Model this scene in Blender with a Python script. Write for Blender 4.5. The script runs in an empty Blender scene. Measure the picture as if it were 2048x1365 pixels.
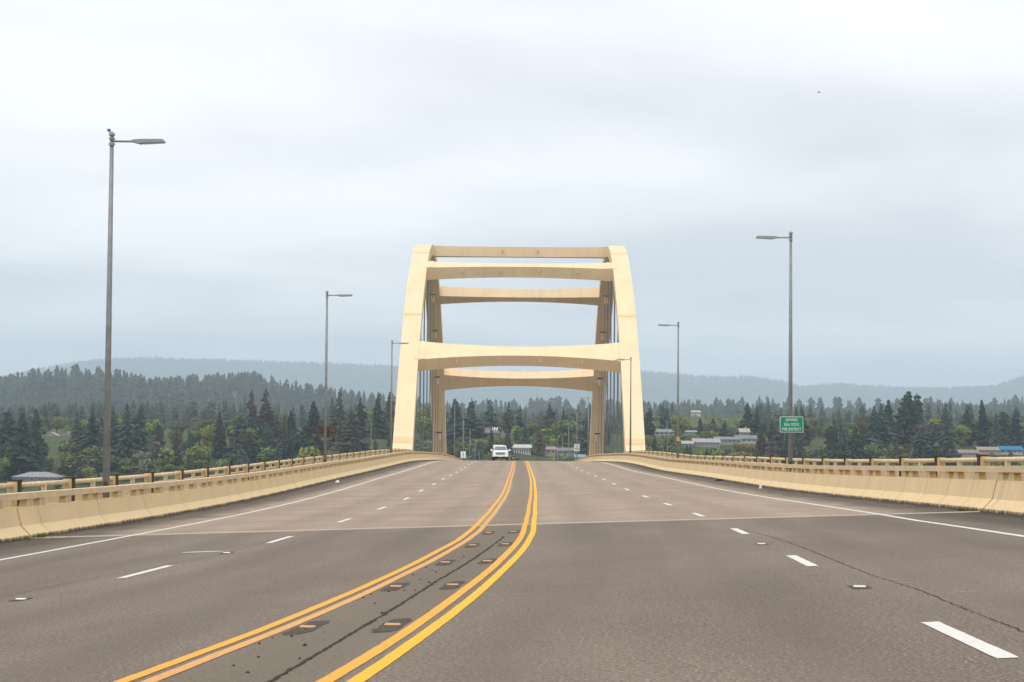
import bpy, bmesh, math, random
import numpy as np
from mathutils import Matrix, Vector
R = math.radians
rng = random.Random(7)
nr = np.random.RandomState(11)
sc = bpy.context.scene
col = sc.collection

# ------------------------------------------------------------------ camera
F_PX, IMG_W, IMG_H = 4330.2, 2048, 1365
YH, ROLL, XV, XC = 888.43, 0.0081, 1033.76, -0.357
PITCH = math.atan((YH - IMG_H / 2) / F_PX)
YAW = math.atan((IMG_W / 2 - XV) / F_PX)
cam_d = bpy.data.cameras.new('camera')
cam_d.sensor_width = 36.0
cam_d.lens = F_PX / IMG_W * 36.0
cam_d.clip_start = 0.1
cam_d.clip_end = 40000
cam = bpy.data.objects.new('camera', cam_d)
col.objects.link(cam)
_r0 = Vector((math.cos(YAW), -math.sin(YAW), 0))
_f0 = Vector((math.sin(YAW), math.cos(YAW), 0))
_fw = _f0 * math.cos(PITCH) + Vector((0, 0, 1)) * math.sin(PITCH)
_up = Vector((0, 0, 1)) * math.cos(PITCH) - _f0 * math.sin(PITCH)
_ri = _r0 * math.cos(ROLL) + _up * math.sin(ROLL)
_u2 = _up * math.cos(ROLL) - _r0 * math.sin(ROLL)
m = Matrix.Identity(4)
for i in range(3):
    m[i][0], m[i][1], m[i][2] = _ri[i], _u2[i], -_fw[i]
m[0][3] = XC
cam.matrix_world = m
sc.camera = cam

# ------------------------------------------------------------------ world, sun, exposure
SUN_EL, SUN_AZ = R(68), R(205)          # behind the camera, a little to the left
world = bpy.data.worlds.new('World')
sc.world = world
world.use_nodes = True
wt = world.node_tree
wt.nodes.clear()


def wn(t, **k):
    n = wt.nodes.new(t)
    for a, b in k.items():
        setattr(n, a, b)
    return n


w_out = wn('ShaderNodeOutputWorld')
w_sky = wn('ShaderNodeTexSky', sky_type='NISHITA', sun_disc=False, sun_elevation=SUN_EL, sun_rotation=SUN_AZ)
w_bg = wn('ShaderNodeBackground')
w_bg.inputs[1].default_value = 0.09
w_cl = wn('ShaderNodeBackground')
w_cl.inputs[1].default_value = 0.67
w_mix = wn('ShaderNodeMixShader')
w_tc = wn('ShaderNodeTexCoord')
w_sep = wn('ShaderNodeSeparateXYZ')
wt.links.new(w_tc.outputs['Generated'], w_sep.inputs[0])
w_max = wn('ShaderNodeMath', operation='MAXIMUM')
w_max.inputs[1].default_value = 0.0
w_add = wn('ShaderNodeMath', operation='ADD')
w_add.inputs[1].default_value = 0.055
wt.links.new(w_sep.outputs[2], w_max.inputs[0])
wt.links.new(w_max.outputs[0], w_add.inputs[0])
w_dx = wn('ShaderNodeMath', operation='DIVIDE')
w_dy = wn('ShaderNodeMath', operation='DIVIDE')
wt.links.new(w_sep.outputs[0], w_dx.inputs[0])
wt.links.new(w_sep.outputs[1], w_dy.inputs[0])
wt.links.new(w_add.outputs[0], w_dx.inputs[1])
wt.links.new(w_add.outputs[0], w_dy.inputs[1])
w_cmb = wn('ShaderNodeCombineXYZ')
wt.links.new(w_dx.outputs[0], w_cmb.inputs[0])
wt.links.new(w_dy.outputs[0], w_cmb.inputs[1])
w_map = wn('ShaderNodeMapping')
w_map.inputs['Scale'].default_value = (0.9, 0.75, 1)
w_map.inputs['Location'].default_value = (3.1, 0.35, 0)
wt.links.new(w_cmb.outputs[0], w_map.inputs[0])
w_no = wn('ShaderNodeTexNoise')
w_no.inputs['Scale'].default_value = 0.62
w_no.inputs['Detail'].default_value = 6
w_no.inputs['Roughness'].default_value = 0.47
w_no.inputs['Distortion'].default_value = 0.25
wt.links.new(w_map.outputs[0], w_no.inputs['Vector'])
w_cr = wn('ShaderNodeValToRGB')
w_cr.color_ramp.elements[0].position = 0.34
w_cr.color_ramp.elements[0].color = (0.645, 0.65, 0.68, 1)
w_cr.color_ramp.elements[1].position = 0.63
w_cr.color_ramp.elements[1].color = (0.985, 0.975, 0.975, 1)
wt.links.new(w_no.outputs[0], w_cr.inputs[0])
wt.links.new(w_cr.outputs[0], w_cl.inputs[0])
wt.links.new(w_sky.outputs[0], w_bg.inputs[0])
w_mix.inputs[0].default_value = 0.96
wt.links.new(w_bg.outputs[0], w_mix.inputs[1])
wt.links.new(w_cl.outputs[0], w_mix.inputs[2])
wt.links.new(w_mix.outputs[0], w_out.inputs[0])

sun_d = bpy.data.lights.new('sun', 'SUN')
sun_d.energy = 0.9
sun_d.angle = R(28)
sun_d.color = (1.0, 0.95, 0.87)
sun = bpy.data.objects.new('sun', sun_d)
col.objects.link(sun)
sun_dir = Vector((math.sin(SUN_AZ) * math.cos(SUN_EL), math.cos(SUN_AZ) * math.cos(SUN_EL), math.sin(SUN_EL)))
sun.rotation_euler = sun_dir.to_track_quat('Z', 'Y').to_euler()

vs = sc.view_settings
vs.view_transform = 'Standard'
vs.look = 'None'
vs.gamma = 1
vs.use_curve_mapping = False
vs.exposure = 1.05
sc.render.engine = 'CYCLES'
sc.cycles.max_bounces = 6
sc.cycles.diffuse_bounces = 3
sc.cycles.glossy_bounces = 2
sc.cycles.transmission_bounces = 3
sc.cycles.volume_bounces = 3
sc.cycles.transparent_max_bounces = 6
sc.cycles.use_denoising = True

# ------------------------------------------------------------------ road alignment (metres, camera eye at z = 0)
ZK = np.array([5, 14, 25, 42, 60, 85, 115, 150, 190, 240, 300, 380, 480, 600, 800, 870, 960.])
ZV = np.array([-1.17, -1.381, -1.536, -1.65, -1.775, -1.861, -1.825, -1.801, -1.668, -1.875, -2.356, -3.687, -6.448,
               -11.19, -19.961, -22.3, -23.2])
XK = np.array([5, 14, 25, 35, 45, 60, 80, 110, 150, 200, 260, 400, 1000.])
XX = np.array([-2.356, -1.813, -1.25, -.808, -.531, -.322, -.16, -.058, -.02, -.008, 0, 0, 0])
EK = np.array([8, 22, 40, 60, 90, 150, 250.])
EV = np.array([.0525, .0537, .0371, .032, .0204, .0022, 0.])


class Spline:
    def __init__(s, xk, yk):
        n = len(xk); h = np.diff(xk); A = np.zeros((n, n)); b = np.zeros(n); A[0, 0] = A[-1, -1] = 1
        for i in range(1, n - 1):
            A[i, i - 1], A[i, i], A[i, i + 1] = h[i - 1], 2 * (h[i - 1] + h[i]), h[i]
            b[i] = 6 * ((yk[i + 1] - yk[i]) / h[i] - (yk[i] - yk[i - 1]) / h[i - 1])
        s.x, s.y, s.h, s.M = xk, yk, h, np.linalg.solve(A, b)
        M = s.M
        s.s0 = (yk[1] - yk[0]) / h[0] - h[0] * (2 * M[0] + M[1]) / 6
        s.s1 = (yk[-1] - yk[-2]) / h[-1] + h[-1] * (M[-2] + 2 * M[-1]) / 6

    def __call__(s, x):
        xk, yk, M = s.x, s.y, s.M
        if x < xk[0]: return yk[0] + s.s0 * (x - xk[0])
        if x > xk[-1]: return yk[-1] + s.s1 * (x - xk[-1])
        i = min(max(int(np.searchsorted(xk, x)) - 1, 0), len(xk) - 2)
        a, c, hh = x - xk[i], xk[i + 1] - x, s.h[i]
        return float((M[i] * c ** 3 + M[i + 1] * a ** 3) / (6 * hh) + (yk[i] / hh - M[i] * hh / 6) * c
                     + (yk[i + 1] / hh - M[i + 1] * hh / 6) * a)


z0, x0 = Spline(ZK, ZV), Spline(XK, XX)


def bank(Y): return float(np.interp(Y, EK, EV))


def P(Y, u, w=0.0):
    uc = max(-12.5, min(12.5, u))
    return Vector((x0(Y) + u, Y, z0(Y) + bank(Y) * uc + w))


def frame(Y, u, w=0.0, d=1.0):
    a, b = P(Y - d, u, w), P(Y + d, u, w)
    t = (b - a).normalized()
    r = t.cross(Vector((0, 0, 1))).normalized()
    up = r.cross(t)
    M_ = Matrix.Identity(4)
    o = P(Y, u, w)
    for i in range(3):
        M_[i][0], M_[i][1], M_[i][2], M_[i][3] = r[i], t[i], up[i], o[i]
    return M_


def px(x, y, Y):
    """where a sight line of the survey photograph meets the plane at distance Y"""
    return Vector(((x - XV) * Y / F_PX + XC, Y, (YH - y) * Y / F_PX))


# ------------------------------------------------------------------ materials
def mat(name, base, rough=0.8, spec=0.3, metal=0.0, var=0.0, vscale=1.0, col2=None, bump=0.0, bscale=40, objvar=0.0,
        coord='Object', detail=4):
    M_ = bpy.data.materials.new(name)
    M_.use_nodes = True
    nt = M_.node_tree
    b = nt.nodes['Principled BSDF']
    b.inputs['Roughness'].default_value = rough
    b.inputs['Metallic'].default_value = metal
    b.inputs['Specular IOR Level'].default_value = spec
    b.inputs['Base Color'].default_value = (*base, 1)
    tc = nt.nodes.new('ShaderNodeTexCoord')
    src = None
    if var or col2:
        no = nt.nodes.new('ShaderNodeTexNoise')
        no.inputs['Scale'].default_value = vscale
        no.inputs['Detail'].default_value = detail
        no.inputs['Roughness'].default_value = 0.6
        nt.links.new(tc.outputs[coord], no.inputs['Vector'])
        cr = nt.nodes.new('ShaderNodeValToRGB')
        cr.color_ramp.elements[0].position = 0.32
        cr.color_ramp.elements[1].position = 0.68
        c2 = col2 or tuple(c * (1 - var) for c in base)
        cr.color_ramp.elements[0].color = (*c2, 1)
        cr.color_ramp.elements[1].color = (*base, 1)
        nt.links.new(no.outputs[0], cr.inputs[0])
        src = cr.outputs[0]
    if objvar:
        oi = nt.nodes.new('ShaderNodeObjectInfo')
        mr = nt.nodes.new('ShaderNodeMapRange')
        mr.inputs['To Min'].default_value = 1 - objvar
        mr.inputs['To Max'].default_value = 1 + objvar
        nt.links.new(oi.outputs['Random'], mr.inputs['Value'])
        hs = nt.nodes.new('ShaderNodeHueSaturation')
        if src is None:
            hs.inputs['Color'].default_value = (*base, 1)
        else:
            nt.links.new(src, hs.inputs['Color'])
        nt.links.new(mr.outputs[0], hs.inputs['Value'])
        mr2 = nt.nodes.new('ShaderNodeMapRange')
        mr2.inputs['To Min'].default_value = 0.5 - 0.02
        mr2.inputs['To Max'].default_value = 0.5 + 0.02
        nt.links.new(oi.outputs['Random'], mr2.inputs['Value'])
        nt.links.new(mr2.outputs[0], hs.inputs['Hue'])
        src = hs.outputs[0]
    if src is not None:
        nt.links.new(src, b.inputs['Base Color'])
    if bump:
        n2 = nt.nodes.new('ShaderNodeTexNoise')
        n2.inputs['Scale'].default_value = bscale
        n2.inputs['Detail'].default_value = 3
        nt.links.new(tc.outputs[coord], n2.inputs['Vector'])
        bp = nt.nodes.new('ShaderNodeBump')
        bp.inputs['Strength'].default_value = bump
        bp.inputs['Distance'].default_value = 0.02
        nt.links.new(n2.outputs[0], bp.inputs['Height'])
        nt.links.new(bp.outputs[0], b.inputs['Normal'])
    return M_


def N(nt, t, **k):
    n = nt.nodes.new(t)
    for a, b in k.items():
        if a.startswith('i_'):
            n.inputs[a[2:].replace('_', ' ')].default_value = b
        else:
            setattr(n, a, b)
    return n


def road_mat(name, c_dark, c_light, speck, streak):
    """UV is (offset across, distance along) in metres"""
    M_ = bpy.data.materials.new(name)
    M_.use_nodes = True
    nt = M_.node_tree
    b = nt.nodes['Principled BSDF']
    b.inputs['Roughness'].default_value = 0.9
    b.inputs['Specular IOR Level'].default_value = 0.25
    uv = N(nt, 'ShaderNodeUVMap')
    L = nt.links.new

    def noise(scale, detail, sx=1, sy=1, rough=.6):
        mp = N(nt, 'ShaderNodeMapping')
        mp.inputs['Scale'].default_value = (sx, sy, 1)
        L(uv.outputs[0], mp.inputs[0])
        n = N(nt, 'ShaderNodeTexNoise')
        n.inputs['Scale'].default_value = scale
        n.inputs['Detail'].default_value = detail
        n.inputs['Roughness'].default_value = rough
        L(mp.outputs[0], n.inputs['Vector'])
        return n.outputs[0]

    def mapr(src, a, b_, lo=0., hi=1.):
        n = N(nt, 'ShaderNodeMapRange')
        n.inputs['From Min'].default_value = a; n.inputs['From Max'].default_value = b_
        n.inputs['To Min'].default_value = lo; n.inputs['To Max'].default_value = hi
        L(src, n.inputs['Value'])
        return n.outputs[0]

    def mix(f, a, c, mode='MIX'):
        n = N(nt, 'ShaderNodeMix', data_type='RGBA', blend_type=mode)
        if isinstance(f, float): n.inputs[0].default_value = f
        else: L(f, n.inputs[0])
        for k, v in ((6, a), (7, c)):
            if isinstance(v, tuple): n.inputs[k].default_value = (*v, 1)
            else: L(v, n.inputs[k])
        return n.outputs[2]
    big = noise(.35, 4, 1, streak)
    c = mix(mapr(big, .35, .65), c_dark, c_light)
    # long transverse / longitudinal tone bands
    band = noise(1.0, 3, .9, .06)
    c = mix(mapr(band, .3, .7, 0., .45), c, tuple(v * .72 for v in c_dark))
    # aggregate
    sp = noise(38, 3, 1, 1, .8)
    c = mix(mapr(sp, .54, .70, 0., speck), c, tuple(min(1, v * 2.6) for v in c_light))
    sp2 = noise(27, 3, 1, .8, .8)
    c = mix(mapr(sp2, .52, .68, 0., speck), c, tuple(v * .28 for v in c_dark))
    sep0 = N(nt, 'ShaderNodeSeparateXYZ')
    L(uv.outputs[0], sep0.inputs[0])
    ab0 = N(nt, 'ShaderNodeMath', operation='ABSOLUTE')
    L(sep0.outputs[0], ab0.inputs[0])
    ph = N(nt, 'ShaderNodeMath', operation='MULTIPLY_ADD')
    L(ab0.outputs[0], ph.inputs[0]); ph.inputs[1].default_value = 2 * math.pi / 1.78; ph.inputs[2].default_value = -2 * math.pi / 1.78 * 1.55
    cs = N(nt, 'ShaderNodeMath', operation='COSINE'); L(ph.outputs[0], cs.inputs[0])
    wn_ = noise(.8, 4, 1, .07)
    ml = N(nt, 'ShaderNodeMath', operation='MULTIPLY'); L(mapr(cs.outputs[0], -.2, 1.), ml.inputs[0]); L(mapr(wn_, .3, .65, .08, .45), ml.inputs[1])
    c = mix(ml.outputs[0], c, tuple(v * .74 for v in c_dark))
    st = noise(2.2, 5, 1, .55, .7)          # patchy stains and drips
    c = mix(mapr(st, .60, .74, 0., .5), c, tuple(v * .55 for v in c_dark))
    c = mix(mapr(noise(1.7, 5, 1.3, .9, .7), .60, .76, 0., .35), c, tuple(min(1, v * 1.35) for v in c_light))
    # dirt on the shoulders, with a ragged edge
    sep = N(nt, 'ShaderNodeSeparateXYZ')
    L(uv.outputs[0], sep.inputs[0])
    ab = N(nt, 'ShaderNodeMath', operation='ABSOLUTE')
    L(sep.outputs[0], ab.inputs[0])
    rag = noise(1.1, 5, 1, .35)
    ad = N(nt, 'ShaderNodeMath', operation='MULTIPLY_ADD')
    L(rag, ad.inputs[0]); ad.inputs[1].default_value = 1.6
    L(ab.outputs[0], ad.inputs[2])
    c = mix(mapr(ad.outputs[0], 8.75, 9.7, 0., .8), c, (0.062, 0.050, 0.038))
    c = mix(mapr(ad.outputs[0], 10.1, 10.5, 0., .85), c, (0.035, 0.030, 0.024))
    # the painted median carries more dirt
    md = mapr(ab.outputs[0], .35, .62, .55, 0.)
    c = mix(md, c, (0.135, 0.112, 0.078))
    L(c, b.inputs['Base Color'])
    bp = N(nt, 'ShaderNodeBump')
    bp.inputs['Strength'].default_value = .5
    bp.inputs['Distance'].default_value = .012
    L(sp, bp.inputs['Height'])
    L(bp.outputs[0], b.inputs['Normal'])
    return M_


def paint_mat(name, base, wear):
    M_ = mat(name, base, .75, .3)
    nt = M_.node_tree
    b = nt.nodes['Principled BSDF']
    tc = N(nt, 'ShaderNodeTexCoord')
    n = N(nt, 'ShaderNodeTexNoise')
    n.inputs['Scale'].default_value = 14
    n.inputs['Detail'].default_value = 5
    n.inputs['Roughness'].default_value = .75
    nt.links.new(tc.outputs['Object'], n.inputs['Vector'])
    r = N(nt, 'ShaderNodeMapRange')
    r.inputs['From Min'].default_value = .56; r.inputs['From Max'].default_value = .72
    r.inputs['To Max'].default_value = wear
    nt.links.new(n.outputs[0], r.inputs['Value'])
    mx = N(nt, 'ShaderNodeMix', data_type='RGBA')
    nt.links.new(r.outputs[0], mx.inputs[0])
    mx.inputs[6].default_value = (*base, 1)
    mx.inputs[7].default_value = (.13, .115, .09, 1)
    nt.links.new(mx.outputs[2], b.inputs['Base Color'])
    return M_


def concrete_paint(name, base, streak_col, amount=.6):
    """cream-painted concrete with vertical run stains and a soiled foot (object Z is height above the road)"""
    M_ = mat(name, base, .85, .25)
    nt = M_.node_tree
    b = nt.nodes['Principled BSDF']
    L = nt.links.new
    tc = N(nt, 'ShaderNodeTexCoord')
    def noise(scale, s, d=4):
        mp = N(nt, 'ShaderNodeMapping'); mp.inputs['Scale'].default_value = s
        L(tc.outputs['Object'], mp.inputs[0])
        n = N(nt, 'ShaderNodeTexNoise'); n.inputs['Scale'].default_value = scale; n.inputs['Detail'].default_value = d
        L(mp.outputs[0], n.inputs['Vector']); return n.outputs[0]
    def mapr(src, a, b_, lo, hi):
        n = N(nt, 'ShaderNodeMapRange')
        for k, v in (('From Min', a), ('From Max', b_), ('To Min', lo), ('To Max', hi)): n.inputs[k].default_value = v
        L(src, n.inputs['Value']); return n.outputs[0]
    def mix(f, a, c):
        n = N(nt, 'ShaderNodeMix', data_type='RGBA'); L(f, n.inputs[0])
        for k, v in ((6, a), (7, c)):
            if isinstance(v, tuple): n.inputs[k].default_value = (*v, 1)
            else: L(v, n.inputs[k])
        return n.outputs[2]
    c = mix(mapr(noise(1.2, (1, 1, 1)), .35, .7, 0, .35), base, tuple(v * .78 for v in base))
    c = mix(mapr(noise(1., (1, 2.6, .16), 5), .54, .76, 0, amount), c, streak_col)
    sep = N(nt, 'ShaderNodeSeparateXYZ'); L(tc.outputs['Object'], sep.inputs[0])
    ad = N(nt, 'ShaderNodeMath', operation='MULTIPLY_ADD')
    L(noise(5., (1, .7, .5), 6), ad.inputs[0]); ad.inputs[1].default_value = -.20
    L(sep.outputs[2], ad.inputs[2])
    c = mix(mapr(ad.outputs[0], -.085, -.02, .92, 0), c, (.06, .05, .035))
    L(c, b.inputs['Base Color'])
    return M_


MT = {}
MT['asphalt'] = road_mat('asphalt', (.142, .112, .086), (.208, .168, .132), .95, .25)
MT['deck_concrete'] = road_mat('deck_concrete', (.268, .206, .155), (.345, .272, .208), .5, .9)
MT['yellow_line'] = paint_mat('yellow_line_paint', (.66, .335, .035), .5)
MT['yellow_fresh'] = paint_mat('fresh_yellow_line_paint', (.74, .40, .015), .3)
MT['yellow_faded'] = paint_mat('faded_yellow_line_paint', (.60, .31, .095), .75)
MT['white_line'] = paint_mat('white_line_paint', (.62, .61, .565), .8)
MT['cream'] = mat('cream_bridge_paint', (.78, .60, .375), .55, .35, var=.10, vscale=.35, detail=6)
_nt = MT['cream'].node_tree
_tc = N(_nt, 'ShaderNodeTexCoord'); _mp = N(_nt, 'ShaderNodeMapping'); _mp.inputs['Scale'].default_value = (1.6, .10, .09)
_nn = N(_nt, 'ShaderNodeTexNoise'); _nn.inputs['Scale'].default_value = 1.0; _nn.inputs['Detail'].default_value = 6
_nt.links.new(_tc.outputs['Object'], _mp.inputs[0]); _nt.links.new(_mp.outputs[0], _nn.inputs['Vector'])
_mr = N(_nt, 'ShaderNodeMapRange'); _mr.inputs['From Min'].default_value = .52; _mr.inputs['From Max'].default_value = .78; _mr.inputs['To Max'].default_value = .28
_nt.links.new(_nn.outputs[0], _mr.inputs['Value'])
_mx = N(_nt, 'ShaderNodeMix', data_type='RGBA')
_pb = _nt.nodes['Principled BSDF']; _old = _pb.inputs['Base Color'].links[0].from_socket
_nt.links.new(_mr.outputs[0], _mx.inputs[0]); _nt.links.new(_old, _mx.inputs[6]); _mx.inputs[7].default_value = (.52, .37, .21, 1)
_nt.links.new(_mx.outputs[2], _pb.inputs['Base Color'])
MT['cream_seam'] = mat('cream_splice_paint', (.69, .49, .27), .6, .3)
MT['barrier'] = concrete_paint('barrier_paint', (.72, .545, .315), (.42, .30, .16))
MT['barrier_clean'] = concrete_paint('clean_barrier_paint', (.73, .555, .315), (.50, .37, .20), .22)
MT['rail_cream'] = mat('rail_paint', (.73, .555, .33), .6, .3, var=.2, vscale=2.0)
MT['bracket'] = mat('bracket_paint', (.64, .465, .225), .6, .3, var=.3, vscale=3)
MT['brown_post'] = mat('weathered_brown_post', (.075, .055, .038), .85, .2, var=.5, vscale=6)
MT['galv'] = mat('galvanised_steel', (.25, .275, .275), .55, .4, metal=.15, var=.35, vscale=3.5, col2=(.19, .195, .185))
MT['lamp_grey'] = mat('lamp_housing', (.30, .33, .33), .5, .4, var=.2, vscale=4)
MT['led'] = mat('lamp_lens', (.42, .44, .44), .25, .5)
MT['cable'] = mat('hanger_cable', (.12, .14, .145), .6, .3)
MT['dark_steel'] = mat('dark_steel', (.05, .045, .04), .6, .3)
MT['sidewalk'] = mat('sidewalk_concrete', (.34, .31, .26), .9, .2, var=.3, vscale=.8)
MT['girder'] = mat('girder_concrete', (.42, .36, .27), .9, .2, var=.25, vscale=.3)
MT['joint'] = mat('joint_filler', (.42, .345, .275), .8, .2, var=.3, vscale=5)
MT['slot'] = mat('milled_slot', (.135, .115, .088), .95, .1, vscale=22, col2=(.024, .020, .016), detail=8)
MT['reflector_orange'] = mat('orange_reflector', (.52, .25, .10), .4, .5)
MT['reflector_white'] = mat('white_reflector', (.60, .60, .57), .4, .5)
MT['crack'] = mat('crack_sealant', (.055, .047, .038), .9, .1, var=.5, vscale=20)
MT['patch'] = mat('pale_patch', (.34, .35, .36), .35, .5, var=.3, vscale=4)

# ------------------------------------------------------------------ mesh helpers


def new_mesh(name, verts, faces, material, uvs=None, smooth=False):
    me = bpy.data.meshes.new(name)
    me.from_pydata([tuple(v) for v in verts], [], faces)
    if material is not None:
        for mm in (material if isinstance(material, list) else [material]):
            me.materials.append(mm)
    if uvs is not None:
        ul = me.uv_layers.new(name='UVMap')
        vi = np.empty(len(me.loops), int)
        me.loops.foreach_get('vertex_index', vi)
        ul.data.foreach_set('uv', np.asarray(uvs, float)[vi].ravel())
    if smooth:
        me.shade_smooth()
    me.update()
    return me


def put(name, me, parent=None, matrix=None, loc=None):
    o = bpy.data.objects.new(name, me)
    col.objects.link(o)
    if parent is not None:
        o.parent = parent
    if matrix is not None:
        o.matrix_local = matrix
    if loc is not None:
        o.location = loc
    return o


def tag(o, label=None, cat=None, group=None, kind=None):
    for k, v in (('label', label), ('category', cat), ('group', group), ('kind', kind)):
        if v:
            o[k] = v
    return o


def empty(name, loc=(0, 0, 0), rz=0.0):
    o = bpy.data.objects.new(name, None)
    o.empty_display_size = .3
    col.objects.link(o)
    o.location = loc
    o.rotation_euler = (0, 0, rz)
    return o


class MB:
    """collects simple solids in one local frame"""
    def __init__(s): s.v, s.f, s.mi = [], [], []

    def add(s, v, f, k=0):
        n = len(s.v); s.v += [tuple(p) for p in v]; s.f += [tuple(i + n for i in q) for q in f]; s.mi += [k] * len(f)
        return s

    def box(s, a, b, k=0):
        (x, y, z), (X, Y, Z) = a, b
        return s.add([(x, y, z), (X, y, z), (X, Y, z), (x, Y, z), (x, y, Z), (X, y, Z), (X, Y, Z), (x, Y, Z)],
                     [(0, 3, 2, 1), (4, 5, 6, 7), (0, 1, 5, 4), (1, 2, 6, 5), (2, 3, 7, 6), (3, 0, 4, 7)], k)

    def hexa(s, p, k=0):
        return s.add(p, [(0, 3, 2, 1), (4, 5, 6, 7), (0, 1, 5, 4), (1, 2, 6, 5), (2, 3, 7, 6), (3, 0, 4, 7)], k)

    def tube(s, pts, rad, n=8, k=0, cap=True):
        pts = [Vector(p) for p in pts]
        if not isinstance(rad, (list, tuple)): rad = [rad] * len(pts)
        rings = []
        for i, p in enumerate(pts):
            t = (pts[min(i + 1, len(pts) - 1)] - pts[max(i - 1, 0)]).normalized()
            a = t.cross(Vector((0, 0, 1)) if abs(t.z) < .95 else Vector((1, 0, 0))).normalized()
            b = t.cross(a)
            rings.append([p + (a * math.cos(2 * math.pi * j / n) + b * math.sin(2 * math.pi * j / n)) * rad[i] for j in range(n)])
        v = [q for r in rings for q in r]
        f = [(i * n + j, i * n + (j + 1) % n, (i + 1) * n + (j + 1) % n, (i + 1) * n + j) for i in range(len(pts) - 1) for j in range(n)]
        if cap:
            f += [tuple(range(n))[::-1], tuple((len(pts) - 1) * n + j for j in range(n))]
        return s.add(v, f, k)

    def mesh(s, name, material, smooth=False):
        me = new_mesh(name, s.v, s.f, material, smooth=smooth)
        if isinstance(material, list):
            me.polygons.foreach_set('material_index', s.mi)
        bm = bmesh.new(); bm.from_mesh(me)
        bmesh.ops.recalc_face_normals(bm, faces=bm.faces)
        bm.to_mesh(me); bm.free()
        return me


def ystations(a, b):
    out, y = [], a
    while y < b - 1e-6:
        out.append(y)
        y += 1.0 if y < 70 else 3.0 if y < 200 else 8.0
    out.append(b)
    return out


def strip(name, Y0, Y1, us, w, material, nu=None):
    """sheet on the road surface between offsets us(Y) = (u_left, u_right)"""
    ys = ystations(Y0, Y1)
    nu = nu or 2
    v, uv = [], []
    rough = name in ('yellow_line', 'edge_line', 'lane_dash')
    if rough and Y0 < 60: ys = [q for q in np.arange(Y0, min(Y1, 60), .25)] + [q for q in ystations(60, Y1) if q < Y1] * (Y1 > 60) + [Y1]
    for Y in ys:
        a, b = us(Y) if callable(us) else us
        if rough and Y < 60: a, b = a + rng.uniform(-.003, .003), b + rng.uniform(-.003, .003)
        for j in range(nu):
            u = a + (b - a) * j / (nu - 1)
            v.append(P(Y, u, w)); uv.append((u, Y))
    f = [(i * nu + j, i * nu + j + 1, (i + 1) * nu + j + 1, (i + 1) * nu + j) for i in range(len(ys) - 1) for j in range(nu - 1)]
    return new_mesh(name, v, f, material, uvs=uv)


# ------------------------------------------------------------------ road
JY = 44.6
road = tag(put('road', strip('road', -12, JY, (-9.9, 9.9), 0, MT['asphalt'], 21)), 'grey brown worn asphalt roadway before the bridge joint', kind='structure')
deck = tag(put('bridge_roadway', strip('bridge_roadway', JY + .80, 960, (-9.9, 9.9), 0, MT['deck_concrete'], 21)), 'tan concrete roadway of the bridge deck beyond the joint', kind='structure')
put('expansion_joint', strip('expansion_joint', JY, JY + .80, (-9.9, 9.9), .0, MT['joint'], 21), road)
LY = (np.array([5, 14.5, 17, 20.7, 25, 29, 33, 37, 41, 44.3, 50, 65.5, 72, 89, 113, 154, 236, 960]),
      -np.array([.64, .64, .61, .59, .57, .54, .54, .51, .52, .55, .59, .63, .62, .62, .62, .55, .52, .55]))
RY = (np.array([5, 12, 18, 23, 27.5, 31, 35.7, 40, 43.4, 48.8, 64.5, 71, 88, 113, 154, 240, 960]),
      np.array([.63, .63, .63, .62, .61, .59, .56, .53, .48, .44, .41, .43, .47, .56, .63, .66, .60]))
for nm, (yk, uk), sgn, mt in (('yellow_line', LY, -1, 'yellow_line'), ('yellow_line', LY, 1, 'yellow_faded'),
                              ('yellow_line', RY, -1, 'yellow_line'), ('yellow_line', RY, 1, 'yellow_fresh')):
    for (a, b, par) in ((-12, JY - .02, road), (JY + .02, 700, deck)):
        def us(Y, yk=yk, uk=uk, sgn=sgn):
            c = float(np.interp(Y, yk, uk)) + sgn * .088 + .004 * math.sin(Y * .6 + sgn) * (1 if Y < 90 else 0)
            return (c - .052, c + .052)
        put(nm, strip(nm, a, b, us, .004, MT[mt]), par)
for s in (-1, 1):
    for (a, b, par) in ((-12, JY - .02, road), (JY + .02, 700, deck)):
        def us(Y, s=s):
            c = s * (7.70 + (.25 * max(0, (40 - Y) / 5) if s < 0 and Y < 40 else 0) * .6)
            return (c - .06, c + .06)
        put('edge_line', strip('edge_line', a, b, us, .004, MT['white_line']), par)
dash_at = {1: [13.0] + [25.2, 37.0, 48.6, 60.5, 72.7, 86.2, 98.9, 111., 123., 135.9, 149, 162, 174, 185.5, 198, 210, 222, 234],
           -1: [17.2, 29.6, 39.9, 51.8, 64.1, 76.4, 89.2, 101.9, 114.5, 126.9, 139, 151, 163, 175.5, 187.6, 199.6, 212, 224]}
for s in (-1, 1):
    for Y in dash_at[s]:
        c = s * (4.2 if s > 0 else (4.34 if Y < 35 else 4.02 if Y < 80 else 4.13))
        put('lane_dash', strip('lane_dash', Y - 1.55, Y + 1.55, (c - .06, c + .06), .004, MT['white_line']), road if Y < JY else deck)


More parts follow.
